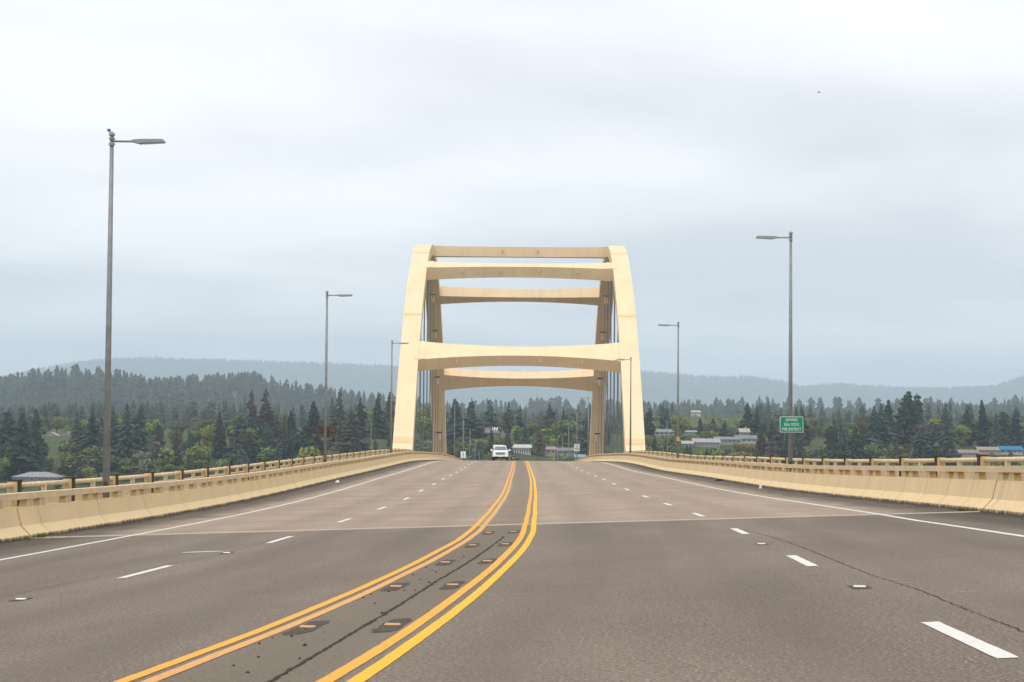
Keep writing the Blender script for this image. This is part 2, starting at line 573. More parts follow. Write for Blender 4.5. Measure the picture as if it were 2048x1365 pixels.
def slot(Y, u, half_y, half_u, mt, wide):
    r = random.Random(int(Y * 37 + u * 91))
    n_ = 14
    v, uv, f = [], [], []
    for i in range(n_ + 1):
        q = -1 + 2 * i / n_
        e_ = half_u * (1 - .35 * max(0, abs(q) - .75) / .25) 
        for a_ in (-e_ * r.uniform(.75, 1.12), e_ * r.uniform(.75, 1.12)):
            v.append(P(Y + q * half_y, u + a_, .003)); uv.append((u + a_, Y + q * half_y))
    me = new_mesh('reflector_slot', v, [(2 * i, 2 * i + 1, 2 * i + 3, 2 * i + 2) for i in range(n_)], MT['slot'], uvs=uv)
    o = put('reflector_slot', me, road)
    b = MB().hexa([(-wide, -.035, 0), (wide, -.035, 0), (wide, .06, 0), (-wide, .06, 0), (-wide * .9, -.02, .013), (wide * .9, -.02, .013), (wide * .9, .03, .013), (-wide * .9, .03, .013)])
    put('reflector', b.mesh('reflector', MT[mt]), o, frame(Y, u, .004))


for Y, u in [(40.15, -.21), (34.5, -.21), (28.8, -.21), (23.2, -.29), (17.1, -.34), (40.35, .25), (34.5, .31), (28.7, .35), (23.0, .33), (16.9, .35)]:
    slot(Y, u, .80, .105, 'reflector_orange', .062)
for Y, u in [(30.9, 4.12), (19.27, 4.23), (24., -4.51), (34.73, -4.15)]:
    slot(Y, u, .30, .09, 'reflector_white', .055)


def crack(pts, width, seed):
    r = random.Random(seed)
    yk, uk = [p[0] for p in pts], [p[1] for p in pts]
    n = int((yk[-1] - yk[0]) / .12)
    v, uv = [], []
    for i in range(n + 1):
        Y = yk[0] + (yk[-1] - yk[0]) * i / n
        u = float(np.interp(Y, yk, uk)) + r.uniform(-.012, .012)
        hw = width * r.uniform(.35, 1.0)
        for q in (u - hw, u + hw):
            v.append(P(Y, q, .0045)); uv.append((q, Y))
    f = [(2 * i, 2 * i + 1, 2 * i + 3, 2 * i + 2) for i in range(n)]
    put('crack', new_mesh('crack', v, f, MT['crack'], uvs=uv), road)


crack([(6, .24), (12, .21), (16, .13), (20, .10), (24, .07), (28, .10), (33.5, .12), (38, .15)], .022, 3)
crack([(9, 4.66), (13.3, 4.61), (18.5, 4.64), (21.3, 4.55), (29.2, 4.56), (32.4, 4.5), (38, 4.33)], .007, 4)
crack([(24.7, -4.94), (28.3, -4.74), (31.8, -4.41), (34.2, -4.17), (41, -4.19), (43, -3.97)], .007, 5)
pv = [P(35.42 + .30 * math.sin(a) * (1 if math.sin(a) > 0 else .5), -4.67 + .36 * math.cos(a), .005) for a in np.linspace(0, 2 * math.pi, 24, endpoint=False)]
put('sealed_patch', new_mesh('sealed_patch', pv, [tuple(range(24))], MT['patch']), road)
# thin pale scratches beside the cracks
for Y, u0, u1 in [(27.0, -5.2, -4.9), (28.6, -4.95, -4.75), (25.6, -5.75, -5.5), (22.0, 3.9, 4.15), (19.6, 4.45, 4.75), (23.4, 4.1, 4.35), (17.9, 4.85, 5.1)]:
    put('scratch', strip('scratch', Y, Y + .022, (u0, u1), .0035, MT['joint']), road)
# chips of dark sealant and stone scattered on the median
for i in range(46):
    Y = rng.uniform(10, 31) ** 1.0
    u = rng.gauss(-.18, .2)
    if abs(u) > .45: continue
    r_ = rng.uniform(.008, .022)
    b = MB().add([(r_ * math.cos(a) * rng.uniform(.6, 1.2), r_ * math.sin(a) * rng.uniform(.6, 1.2), 0) for a in np.linspace(0, 6.28, 7)[:-1]] + [(0, 0, r_ * .8)],
                 [(k, (k + 1) % 6, 6) for k in range(6)])
    put('stone_chip', b.mesh('stone_chip', MT['crack']), road, frame(Y, u, .002))

# bridge girder below the deck, sidewalks
ys = ystations(JY, 880)
prof = [(-12.25, -.06), (-12.25, -.55), (-7.5, -1.0), (-6, -3.2), (6, -3.2), (7.5, -1.0), (12.25, -.55), (12.25, -.06)]
gv, gf = [], []
for Y in ys:
    for (u, w) in prof: gv.append(P(Y, u, w))
n = len(prof)
for i in range(len(ys) - 1):
    for j in range(n):
        gf.append((i * n + j, i * n + (j + 1) % n, (i + 1) * n + (j + 1) % n, (i + 1) * n + j))
bridge = tag(empty('arch_bridge', (0, 333.5, 0)), 'cream steel through arch bridge with two ribs and five cross beams', 'bridge')
BO = Vector((0, 333.5, 0))
put('deck_girder', new_mesh('deck_girder', [Vector(q) - BO for q in gv], gf, MT['girder']), bridge)
for s in (-1, 1):
    ys = ystations(-12, 880)
    v, uv = [], []
    for Y in ys:
        for (u, w) in ((10.2, .14), (12.28, .14), (12.28, -.3)):
            v.append(P(Y, s * u, w)); uv.append((u, Y))
    f = [(3 * i + j, 3 * i + j + 1, 3 * i + j + 4, 3 * i + j + 3) for i in range(len(ys) - 1) for j in (0, 1)]
    tag(put('sidewalk', new_mesh('sidewalk', v, f, MT['sidewalk'], uvs=uv)), 'narrow concrete sidewalk behind the %s barrier' % ('left' if s < 0 else 'right'), kind='structure')
# approach embankment under the near road
ys = ystations(-12, JY)
v = []
for Y in ys:
    for (u, w) in ((-12.25, -.03), (-12.25, -3), (12.25, -3), (12.25, -.03)): v.append(P(Y, u, w))
f = [(4 * i + j, 4 * i + (j + 1) % 4, 4 * i + 4 + (j + 1) % 4, 4 * i + 4 + j) for i in range(len(ys) - 1) for j in range(4)]
put('approach_slab', new_mesh('approach_slab', [Vector(q) - BO for q in v], f, MT['girder']), bridge)
# piers
for Y, wid in ((60, 5), (160, 5), (258, 9), (409, 9), (500, 5), (590, 5), (680, 5), (770, 5)):
    zt = z0(Y)
    b = MB()
    b.hexa([(-wid - 8, -1.6, -30), (wid + 8, -1.6, -30), (wid + 8, 1.6, -30), (-wid - 8, 1.6, -30), (-wid - 5, -1.3, zt - 3.0), (wid + 5, -1.3, zt - 3.0), (wid + 5, 1.3, zt - 3.0), (-wid - 5, 1.3, zt - 3.0)])
    put('pier', b.mesh('pier', MT['girder']), bridge, loc=(0, Y - 333.5, 0))

# ------------------------------------------------------------------ arch
XR, HALF = 14.4, 1.2
YC, ZC, KA = 333.5, 30.4, .0072


def ext(Y): return ZC - KA * (Y - YC) ** 2


def tan_n(Y):
    s_ = -2 * KA * (Y - YC)
    t = Vector((0, 1, s_)).normalized()
    return t, Vector((0, -t.z, t.y))


for s in (-1, 1):
    ys = np.linspace(YC - 76, YC + 76, 77)
    v, f = [], []
    for Y in ys:
        t, nn = tan_n(Y)
        dp = 1.6 + .55 * ((Y - YC) / 70) ** 2
        hw = HALF * (1 + .03 * ((Y - YC) / 70) ** 2)
        e = Vector((0, Y, ext(Y)))
        i_ = e - nn * dp
        for q, xx in ((e, -hw), (e, hw), (i_, hw), (i_, -hw)):
            v.append(Vector((s * XR + xx, q.y, q.z)) - BO)
    for i in range(len(ys) - 1):
        for j in range(4):
            f.append((4 * i + j, 4 * i + (j + 1) % 4, 4 * i + 4 + (j + 1) % 4, 4 * i + 4 + j))
    me = new_mesh('arch_rib', v, f, MT['cream'])
    bm = bmesh.new(); bm.from_mesh(me); bmesh.ops.recalc_face_normals(bm, faces=bm.faces); bm.to_mesh(me); bm.free()
    rib = put('arch_rib', me, bridge)
    # splice plates with rows of bolts
    for Yp, w_ in ((YC - 64.5, 1.0), (YC - 42.5, .55), (YC - 19, .4), (YC + 19, .4), (YC + 42.5, .5), (YC + 64.5, .8)):
        t, nn = tan_n(Yp)
        e = Vector((s * XR, Yp, ext(Yp)))
        b = MB()
        for k in range(-7, 8):
            c = e + Vector((k * .155, 0, 0)) + nn * .004
            p = []
            for dn in (0, .022):
                for (dx, dt) in ((-.045, -w_ / 2), (.045, -w_ / 2), (.045, w_ / 2), (-.045, w_ / 2)):
                    p.append(c + Vector((dx, 0, 0)) + t * dt + nn * dn - BO)
            b.hexa(p)
        c = e - t * (w_ / 2 + .08)
        b.hexa([c + Vector((dx, 0, 0)) + t * dt + nn * dn - BO for dn in (.003, .016) for (dx, dt) in ((-1.18, -.05), (1.18, -.05), (1.18, .05), (-1.18, .05))])
        put('splice_plate', b.mesh('splice_plate', MT['cream_seam']), rib)
    # hangers
    for k in range(-5, 6):
        Y = YC + 12 * k
        t, nn = tan_n(Y)
        dp = 1.6 + .55 * ((Y - YC) / 70) ** 2
        zt = ext(Y) - dp / max(.5, nn.z) * .98
        h = empty('hanger', (0, 0, 0)); h.parent = bridge; h.location = (s * XR, Y - YC, 0)
        for dx in (-.22, .22):
            b = MB().tube([(dx, 0, z0(Y) - .3), (dx, 0, zt - .2)], .065, 6)
            put('cable', b.mesh('cable', MT['cable']), h)
            b = MB().tube([(dx, 0, zt + .15), (dx, 0, zt - .25), (dx, 0, zt - .3), (dx, 0, zt - 1.1), (dx, 0, zt - 1.2)], [.19, .19, .10, .10, .16], 8)
            put('socket', b.mesh('socket', MT['cream']), h)
        b = MB().box((-.5, -.35, zt - .02), (.5, .35, zt + .4))
        put('anchor_plate', b.mesh('anchor_plate', MT['dark_steel']), h)
    # edge beam carrying the hangers
    b = MB()
    ys = np.linspace(YC - 74, YC + 74, 38)
    for a, c in zip(ys[:-1], ys[1:]):
        b.hexa([(s * XR - 1.6, a - YC, z0(a) - 1.6), (s * XR + 1.6, a - YC, z0(a) - 1.6), (s * XR + 1.6, c - YC, z0(c) - 1.6), (s * XR - 1.6, c - YC, z0(c) - 1.6),
                (s * XR - 1.6, a - YC, z0(a) - .12), (s * XR + 1.6, a - YC, z0(a) - .12), (s * XR + 1.6, c - YC, z0(c) - .12), (s * XR - 1.6, c - YC, z0(c) - .12)])
    put('edge_beam', b.mesh('edge_beam', MT['girder']), bridge)

for Yb, bm_, be_, dp in ((283.2, 2.15, 4.4, 1.62), (307.3, 1.65, 3.35, 1.6), (333.5, 1.5, 2.2, 1.55), (359.7, 1.75, 3.35, 1.55), (383.8, 2.2, 4.5, 1.55)):
    t, nn = tan_n(Yb)
    L_ = XR - HALF * 1.0
    e0 = Vector((0, Yb, ext(Yb))) - nn * .03
    v, f = [], []
    ns = 24
    for i in range(ns + 1):
        x = -L_ + 2 * L_ * i / ns
        bw = bm_ + (be_ - bm_) * abs(x / L_) ** 2
        fl = .22 * abs(x / L_) ** 2 if Yb != 333.5 else 0
        for dt, dn in ((-bw / 2, 0), (bw / 2, 0), (bw / 2, -dp - fl), (-bw / 2, -dp - fl)):
            v.append(e0 + Vector((x, 0, 0)) + t * dt + nn * dn - BO)
    for i in range(ns):
        for j in range(4):
            f.append((4 * i + j, 4 * i + (j + 1) % 4, 4 * i + 4 + (j + 1) % 4, 4 * i + 4 + j))
    f += [(0, 1, 2, 3), (4 * ns + 3, 4 * ns + 2, 4 * ns + 1, 4 * ns)]
    me = new_mesh('cross_beam', v, f, MT['cream'])
    bmm = bmesh.new(); bmm.from_mesh(me); bmesh.ops.recalc_face_normals(bmm, faces=bmm.faces); bmm.to_mesh(me); bmm.free()
    beam = put('cross_beam', me, bridge)
    for s in (-1, 1):                       # bolted end plates lapping over the rib
        b = MB()
        for (xa, xb) in ((L_ - .9, L_ - .15), (L_ - .1, L_ + .55)):
            b.hexa([e0 + Vector((s * x, 0, 0)) + t * dt + nn * dn - BO for dn in (.034, .062) for (x, dt) in ((xa, -be_ * .47), (xb, -be_ * .47), (xb, be_ * .47), (xa, be_ * .47))])
        put('end_plate', b.mesh('end_plate', MT['cream']), beam)
    for x in ((-8.2, -2.7, 2.7, 8.2) if Yb < 330 else (-2.7, 2.7) if Yb < 340 else ()):        # small marker lamps on the near face
        c = e0 + Vector((x, 0, 0)) - t * ((bm_ + (be_ - bm_) * (x / L_) ** 2) / 2 + .12) - nn * dp * .45
        b = MB().tube([c - BO + t * .1, c - BO - t * .22], .11, 8).box(tuple(c - BO + Vector((-.12, -.1, .1))), tuple(c - BO + Vector((.12, .1, .3))))
        put('marker_lamp', b.mesh('marker_lamp', MT['cream_seam']), beam)

# ------------------------------------------------------------------ barriers and railings
BAY = 6.05
NBAY = 66
Y_FIRST = {-1: 52.46 - 10 * BAY, 1: 55.37 - 11 * BAY + .6}
bprof = [(9.80, -.05), (9.80, .07), (9.985, .26), (10.08, .64), (10.33, .64), (10.33, -.05)]
bracket_me = MB().hexa([(-.09, -.30, 0), (.09, -.30, 0), (.09, .30, 0), (-.09, .30, 0), (-.07, -.22, .165), (.07, -.22, .165), (.07, .22, .165), (-.07, .22, .165)]).mesh('rail_bracket', MT['bracket'])
rail_me = MB().box((-.10, 0.012, .80), (.10, BAY - .012, .935)).mesh('rail_beam', MT['rail_cream'])
post_me = MB().box((-.105, -.19, .10), (.105, .19, 1.135)).box((-.125, -.24, 1.135), (.125, .22, 1.175)).mesh('railing_post', MT['brown_post'])
endb_me = MB().box((-.095, -.44, .1), (.095, -.192, 1.125)).mesh('end_block', MT['bracket'])
pipe_me = MB().tube([(0, .40, 1.04), (0, BAY - .14, 1.04)], .062, 10).mesh('pipe_rail', MT['rail_cream'], True)
pipe2_me = MB().tube([(0, .40, .80), (0, BAY - .14, .80)], .042, 8).mesh('lower_rail', MT['rail_cream'], True)
stan_me = MB().box((-.05, BAY / 2 - .12, .15), (.05, BAY / 2 + .12, 1.03)).mesh('stanchion', MT['rail_cream'])
b = MB()
for k in range(44):
    yy = .5 + k * (BAY - .8) / 43
    b.box((-.018, yy - .018, .18), (.018, yy + .018, .78))
b.box((-.03, .42, .14), (.03, BAY - .16, .20))
picket_me = b.mesh('picket_infill', MT['rail_cream'])
for s in (-1, 1):
    side = 'left' if s < 0 else 'right'
    bar = tag(empty('traffic_barrier', P(44, s * 10)), 'cream painted concrete barrier with rail along the %s road edge' % side, 'barrier', 'road barriers')
    rail = tag(empty('pedestrian_railing', P(44, s * 12)), 'cream pipe railing with dark posts along the %s sidewalk' % side, 'railing', 'sidewalk railings')
    bi, ri = Matrix.Translation(-Vector(P(44, s * 10))), Matrix.Translation(-Vector(P(44, s * 12)))
    for k in range(NBAY):
        Y = Y_FIRST[s] + BAY * k
        if Y < 8: continue
        cuts = [(Y, Y + BAY)]
        if Y < JY < Y + BAY: cuts = [(Y, JY - .02), (JY + .09, Y + BAY)]
        for (a, c) in cuts:
            g = .024 if c != JY - .02 else .0
            Mf = frame((a + c) / 2, s * 9.85, 0)
            Mi = Mf.inverted()
            st = np.linspace(a + g, c - g, 4)
            v, f = [], []
            for yy in st:
                for (u, w) in bprof: v.append(Mi @ P(yy, s * u, w))
            npf = len(bprof)
            for i in range(3):
                for j in range(npf):
                    f.append((i * npf + j, i * npf + (j + 1) % npf, (i + 1) * npf + (j + 1) % npf, (i + 1) * npf + j))
            f += [tuple(range(npf)), tuple(3 * npf + j for j in range(npf))[::-1]]
            me = new_mesh('barrier_segment', v, f, MT['barrier' if s > 0 else 'barrier_clean'])
            bmm = bmesh.new(); bmm.from_mesh(me); bmesh.ops.recalc_face_normals(bmm, faces=bmm.faces); bmm.to_mesh(me); bmm.free()
            put('barrier_segment', me, bar, bi @ Mf)
        a, c = P(Y, s * 10.17), P(Y + BAY, s * 10.17)
        Ms = frame(Y + BAY / 2, s * 10.17, 0, BAY / 2)
        M0 = Ms.copy(); M0.translation = a
        put('rail_beam', rail_me, bar, bi @ M0)
        for q in (.55, 2.95, 5.4) if Y > 80 else (.5, 3.0, 5.45):
            put('rail_bracket', bracket_me, bar, bi @ Matrix.Translation((c - a) * (q / BAY) + Vector((0, 0, .635))) @ M0)
        # pedestrian railing: swings out round the arch foot
        if Y < 246 or Y > 418:
            u = 12.05
        else:
            u = 17.0
        a = P(Y, s * u); a2 = P(Y + BAY, s * u)
        M0 = frame(Y + BAY / 2, s * u, 0, BAY / 2); M0.translation = a
        for nm, me in (('railing_post', post_me), ('end_block', endb_me), ('pipe_rail', pipe_me), ('lower_rail', pipe2_me), ('stanchion', stan_me)):
            put(nm, me, rail, ri @ M0)
        if Y < 130:
            tag(put('picket_infill', picket_me, rail, ri @ M0), kind='stuff')
        else:
            pm = bpy.data.meshes.get('solid_infill') or MB().box((-.02, .42, .14), (.02, BAY - .16, .78)).mesh('solid_infill', MT['rail_cream'])
            put('infill_panel', pm, rail, ri @ M0)
    for Yq in (248.6, 415):
        b = MB().box((min(s * 12.2, s * 17.1), -.1, .95), (max(s * 12.2, s * 17.1), .1, 1.12)).box((min(s * 12.2, s * 17.1), -.06, .15), (max(s * 12.2, s * 17.1), .06, .8))
        q = P(Yq, 0)
        put('cross_rail', b.mesh('cross_rail', MT['rail_cream']), rail, ri @ Matrix.Translation(q))
    # platform slab that carries the outward railing round the arch foot
    b = MB()
    ys = np.linspace(247, 417, 35)
    for a, c in zip(ys[:-1], ys[1:]):
        xa, xb = sorted((s * 12.26, s * 17.4))
        b.hexa([(xa, a - YC, z0(a) - .5), (xb, a - YC, z0(a) - .5), (xb, c - YC, z0(c) - .5), (xa, c - YC, z0(c) - .5), (xa, a - YC, z0(a) + .1), (xb, a - YC, z0(a) + .1), (xb, c - YC, z0(c) + .1), (xa, c - YC, z0(c) + .1)])
    put('platform_slab', b.mesh('platform_slab', MT['girder']), bridge)
    q = P(247.4, s * 16.9)
    b = MB().tube([(0, 0, 0), (0, 0, 4.75)], .05, 8)
    tag(put('marker_pole', b.mesh('marker_pole', MT['galv']), loc=q), 'thin bare pole at the %s corner of the railing by the arch foot' % side, 'pole')

# ------------------------------------------------------------------ street lamps
def lamp(Y, s, label, extra=False):
    base = P(Y, s * 10.89, .12)
    o = tag(empty('street_lamp', base), label, 'street lamp', 'street lamps along the bridge')
    H_ = 10.17
    b = MB().tube([(0, 0, .02), (0, 0, H_ * .5), (0, 0, H_)], [.099, .076, .052], 14)
    put('pole', b.mesh('pole', MT['galv'], True), o)
    if Y < 130:
        b = MB().box((-.22, -.22, 0), (.22, .22, .035))
        pl = put('base_plate', b.mesh('base_plate', MT['galv']), o)
        for bx in (-.17, .17):
            for by in (-.17, .17):
                put('anchor_bolt', MB().tube([(bx, by, .03), (bx, by, .12)], .028, 6).mesh('anchor_bolt', MT['dark_steel']), pl)
        hv = [(0, -.109, .78 + .13 * math.sin(a)) for a in (0,)]
        b = MB().add([(.062 * math.cos(a), -.112 + .02 * abs(math.cos(a)), .78 + .13 * math.sin(a)) for a in np.linspace(0, 2 * math.pi, 17)[:-1]], [tuple(range(16))])
        put('hand_hole', b.mesh('hand_hole', MT['brown_post']), o)
    d = -s
    b = MB().tube([(d * .06, 0, H_ - .17), (d * .62, 0, H_ - .17)], .03, 8)
    put('arm', b.mesh('arm', MT['galv']), o)
    x1, x2, x3 = d * .55, d * .78, d * 1.43
    zt = H_ - .13
    b = MB().hexa([(x1, -.09, zt - .06), (x2, -.15, zt - .115), (x2, .15, zt - .115), (x1, .09, zt - .06), (x1, -.09, zt), (x2, -.15, zt + .01), (x2, .15, zt + .01), (x1, .09, zt)])
    b.hexa([(x2, -.15, zt - .095), (x3, -.16, zt - .06), (x3, .16, zt - .06), (x2, .15, zt - .095), (x2, -.15, zt + .01), (x3 - d * .05, -.15, zt + .015), (x3 - d * .05, .15, zt + .015), (x2, .15, zt + .01)])
    lum = put('luminaire', b.mesh('luminaire', MT['lamp_grey']), o)
    b = MB().hexa([(x2 + d * .05, -.12, zt - .107), (x3 - d * .05, -.12, zt - .078), (x3 - d * .05, .12, zt - .078), (x2 + d * .05, .12, zt - .107), (x2 + d * .05, -.12, zt - .1), (x3 - d * .05, -.12, zt - .05), (x3 - d * .05, .12, zt - .05), (x2 + d * .05, .12, zt - .1)])
    put('lens', b.mesh('lens', MT['led']), lum)
    b = MB().tube([(0, 0, H_ - .02), (0, 0, H_ + .04), (0, 0, H_ + .045), (0, 0, H_ + .10)], [.085, .085, .05, .015], 10)
    b.tube([(0, 0, H_ - .28), (0, 0, H_ - .22)], .085, 10).tube([(0, 0, H_ - .12), (0, 0, H_ - .08)], .085, 10)
    put('finial', b.mesh('finial', MT['lamp_grey']), o)
    if extra:
        b = MB().tube([(-.02, 0, H_ - .02), (-.075, 0, H_ + .10)], .012, 6).box((-.12, -.04, H_ + .09), (-.04, .04, H_ + .16))
        put('photocell', b.mesh('photocell', mat('blue_photocell', (.02, .16, .36), .4, .4)), o)
    return o


LSL, LSR, LSP = 57.6, 87.95, 62.556
ordn = ['nearest', 'second', 'third', 'fourth', 'fifth', 'sixth', 'seventh', 'eighth', 'ninth', 'tenth', 'eleventh']
j = 0
for k in range(11):
    if k == 3: continue
    Y = LSL + LSP * k
    lamp(Y, -1, 'galvanised street lamp, %s on the left side of the bridge%s' % (ordn[j], {0: ', blue photocell on top', 1: ', rusty sign on its pole'}.get(k, ' counted from the camera')), extra=(k == 0))
    j += 1
for k in range(10):
    lamp(LSR + LSP * k, 1, 'galvanised street lamp, %s on the right side of the bridge%s' % (ordn[k], {0: ', green sign on its pole', 1: ', yellow box on its pole'}.get(k, ' counted from the camera')))

# ------------------------------------------------------------------ signs
MT['sign_green'] = mat('sign_green', (.0, .21, .125), .45, .4)
MT['sign_white'] = mat('sign_white', (.80, .82, .80), .45, .4)
MT['sign_black'] = mat('sign_black', (.02, .02, .02), .5, .3)
MT['rust'] = mat('rusty_sheet', (.15, .11, .07), .75, .3, var=.6, vscale=3, col2=(.045, .028, .017), detail=6)


def text_mesh(body, size, material, sx=1.0, bold=0.0):
    cu = bpy.data.curves.new('lettering', 'FONT')
    cu.body = body; cu.size = size; cu.align_x = 'CENTER'; cu.align_y = 'CENTER'; cu.extrude = .003; cu.offset = bold
    cu.space_character = 1.12
    ob = bpy.data.objects.new('tmp', cu); col.objects.link(ob)
    dg = bpy.context.evaluated_depsgraph_get()
    me = bpy.data.meshes.new_from_object(ob.evaluated_get(dg))
    bpy.data.objects.remove(ob)
    me.transform(Matrix.Diagonal((sx, 1, 1, 1)))
    me.transform(Matrix.Rotation(R(90), 4, 'X'))
    me.materials.clear(); me.materials.append(material)
    me.name = 'lettering'
    return me


def rounded(w, h, r, th):
    pts = []
    for cx, cz, a0 in ((w / 2 - r, h / 2 - r, 0), (-w / 2 + r, h / 2 - r, 90), (-w / 2 + r, -h / 2 + r, 180), (w / 2 - r, -h / 2 + r, 270)):
        for k in range(5):
            a = R(a0 + k * 22.5)
            pts.append((cx + r * math.cos(a), cz + r * math.sin(a)))
    n_ = len(pts)
    v = [(x, 0, z) for x, z in pts] + [(x, th, z) for x, z in pts]
    f = [tuple(range(n_))[::-1], tuple(n_ + i for i in range(n_))] + [(i, (i + 1) % n_, n_ + (i + 1) % n_, n_ + i) for i in range(n_)]
    return MB().add(v, f)


Yg = LSR
pg = P(Yg, 10.89, .12)
g = px(1583.5, 845, Yg - .13)
sg = tag(empty('guide_sign', (pg.x + .03, Yg - .135, g.z), R(-1)), 'green fire district sign with white lettering on the nearest right lamp pole', 'sign')
sw, sh = 46.5 * Yg / F_PX, 31.5 * Yg / F_PX
put('panel', rounded(sw, sh, .04, .012).mesh('panel', MT['sign_white']), sg)
put('face', rounded(sw - .035, sh - .035, .03, .004).mesh('face', MT['sign_green']), sg, loc=(0, -.0055, 0))
for tx, dz in (('LEAVING', .19), ('SEAL ROCK', 0.0), ('FIRE DISTRICT', -.19)):
    put('lettering', text_mesh(tx, .165, MT['sign_white'], .66), sg, loc=(0, -.0105, dz - .005))
put('clamp', MB().box((-.13, .013, -.06), (.13, .26, .0)).mesh('clamp', MT['galv']), sg)
# speed limit sign far beyond the crest
Ys = LSR + 5 * LSP
ps = px(1154.5, 894.5, Ys - .2)
ss = tag(empty('speed_limit_sign', (P(Ys, 10.89).x, Ys - .16, ps.z)), 'white speed limit 40 sign on a lamp pole beyond the crest', 'sign')
put('panel', rounded(.98, 1.32, .06, .02).mesh('panel', MT['sign_white']), ss)
put('lettering', text_mesh('SPEED', .27, MT['sign_black'], .92, .004), ss, loc=(0, -.006, .47))
put('lettering', text_mesh('LIMIT', .27, MT['sign_black'], .92, .004), ss, loc=(0, -.006, .21))
put('numerals', text_mesh('40', .74, MT['sign_black'], .95, .012), ss, loc=(0, -.006, -.26))
# back of a sign for the other direction
Ys = LSL + 6 * LSP
ps = px(926, 910.5, Ys)
sb = tag(empty('sign_back', (P(Ys, -10.89).x, Ys - .16, ps.z)), 'pale back of a road sign on a left lamp pole beyond the crest', 'sign')
put('panel', rounded(1.02, 1.34, .05, .015).mesh('panel', MT['lamp_grey'] if False else MT['sign_white']), sb)
put('brace', MB().box((-.2, -.05, -.03), (.2, -.002, .05)).box((-.04, -.06, -.66), (.04, -.003, .66)).mesh('brace', MT['galv']), sb)
# rusty sign back on the second left lamp
Ys = LSL + LSP
ps = px(651, 867, Ys)
sr = tag(empty('rusty_sign', (P(Ys, -10.89).x, Ys + .13, ps.z), R(-3)), 'rusty brown sign back on the second left lamp pole', 'sign')
put('panel', MB().box((-.52, 0, -.335), (.52, .02, .335)).mesh('panel', MT['rust']), sr)
put('brace', MB().box((-.53, -.03, -.045), (.53, -.002, .0)).mesh('brace', MT['dark_steel']), sr)
put('clamp', MB().box((-.12, -.12, -.05), (.12, -.03, .005)).mesh('clamp', MT['dark_steel']), sr)
# small yellow box on second right lamp
Ys = LSR + LSP
ps = px(1354.5, 876, Ys)
yb = tag(empty('warning_box', (P(Ys, 10.89).x, Ys - .12, ps.z)), 'small orange yellow box strapped to the second right lamp pole', 'box')
put('housing', MB().box((-.10, -.14, -.14), (.10, 0, .14)).mesh('housing', mat('orange_box', (.75, .36, .04), .5, .4)), yb)
put('strap', MB().tube([(0, .12, -.03), (0, .12, .03)], .125, 12).mesh('strap', MT['dark_steel']), yb)
put('lens', MB().tube([(0, -.14, .04), (0, -.17, .04)], .05, 10).mesh('lens', mat('amber_lens', (.65, .28, .03), .3, .5)), yb)

# ------------------------------------------------------------------ pickup truck (faces the camera)
MT['truck'] = mat('white_car_paint', (.80, .81, .82), .28, .5)
MT['glass'] = mat('car_glass', (.13, .18, .19), .12, .6)
MT['tyre'] = mat('tyre_rubber', (.018, .018, .018), .85, .2)
MT['chrome'] = mat('chrome', (.62, .63, .64), .22, .5, metal=.8)
MT['plate'] = mat('licence_plate', (.55, .62, .70), .5, .3)
YT, UT = 277.0, -2.33
tr = tag(empty('pickup_truck', P(YT, UT)), 'white pickup truck coming over the crest in the left lanes', 'pickup truck')
hd = (P(YT + 2, UT) - P(YT - 2, UT)).normalized()
tr.rotation_euler = (math.atan2(hd.z, 1), 0, 0)


def loft(secs, k=0):
    """secs: list of (y, [(x,z)...]) closed outlines with equal counts"""
    b_ = MB()
    n_ = len(secs[0][1])
    v = [(x, y, z) for y, o in secs for x, z in o]
    f = [(i * n_ + q, i * n_ + (q + 1) % n_, (i + 1) * n_ + (q + 1) % n_, (i + 1) * n_ + q) for i in range(len(secs) - 1) for q in range(n_)]
    f += [tuple(range(n_))[::-1], tuple((len(secs) - 1) * n_ + q for q in range(n_))]
    return b_.add(v, f)


def outl(hw, zb, zm, zt, rt):
    return [(-hw * .96, zb), (hw * .96, zb), (hw, zb + .15), (hw, zm), (rt, zt), (rt * .6, zt + .02), (-rt * .6, zt + .02), (-rt, zt), (-hw, zm), (-hw, zb + .15)]


body = loft([(-2.62, outl(.86, .52, .95, 1.10, .72)), (-2.50, outl(.97, .46, 1.02, 1.20, .84)), (-1.6, outl(1.0, .46, 1.06, 1.25, .90)), (-1.0, outl(1.0, .46, 1.08, 1.28, .92)), (.9, outl(1.0, .46, 1.10, 1.26, .95)), (3.0, outl(1.0, .5, 1.10, 1.26, .95))])
put('body', body.mesh('body', MT['truck']), tr)
cab = loft([(-1.15, [(-.88, 1.24), (.88, 1.24), (.86, 1.27), (-.86, 1.27)]), (-.45, [(-.88, 1.24), (.88, 1.24), (.70, 1.86), (-.70, 1.86)]), (.1, [(-.88, 1.24), (.88, 1.24), (.69, 1.93), (-.69, 1.93)]), (1.1, [(-.88, 1.24), (.88, 1.24), (.69, 1.91), (-.69, 1.91)]), (1.3, [(-.88, 1.24), (.88, 1.24), (.72, 1.75), (-.72, 1.75)])])
cb = put('cab', cab.mesh('cab', MT['truck']), tr)
put('windshield', MB().add([(-.80, -1.10, 1.315), (.80, -1.10, 1.315), (.655, -.53, 1.815), (-.655, -.53, 1.815)], [(0, 1, 2, 3)]).mesh('windshield', MT['glass']), cb)
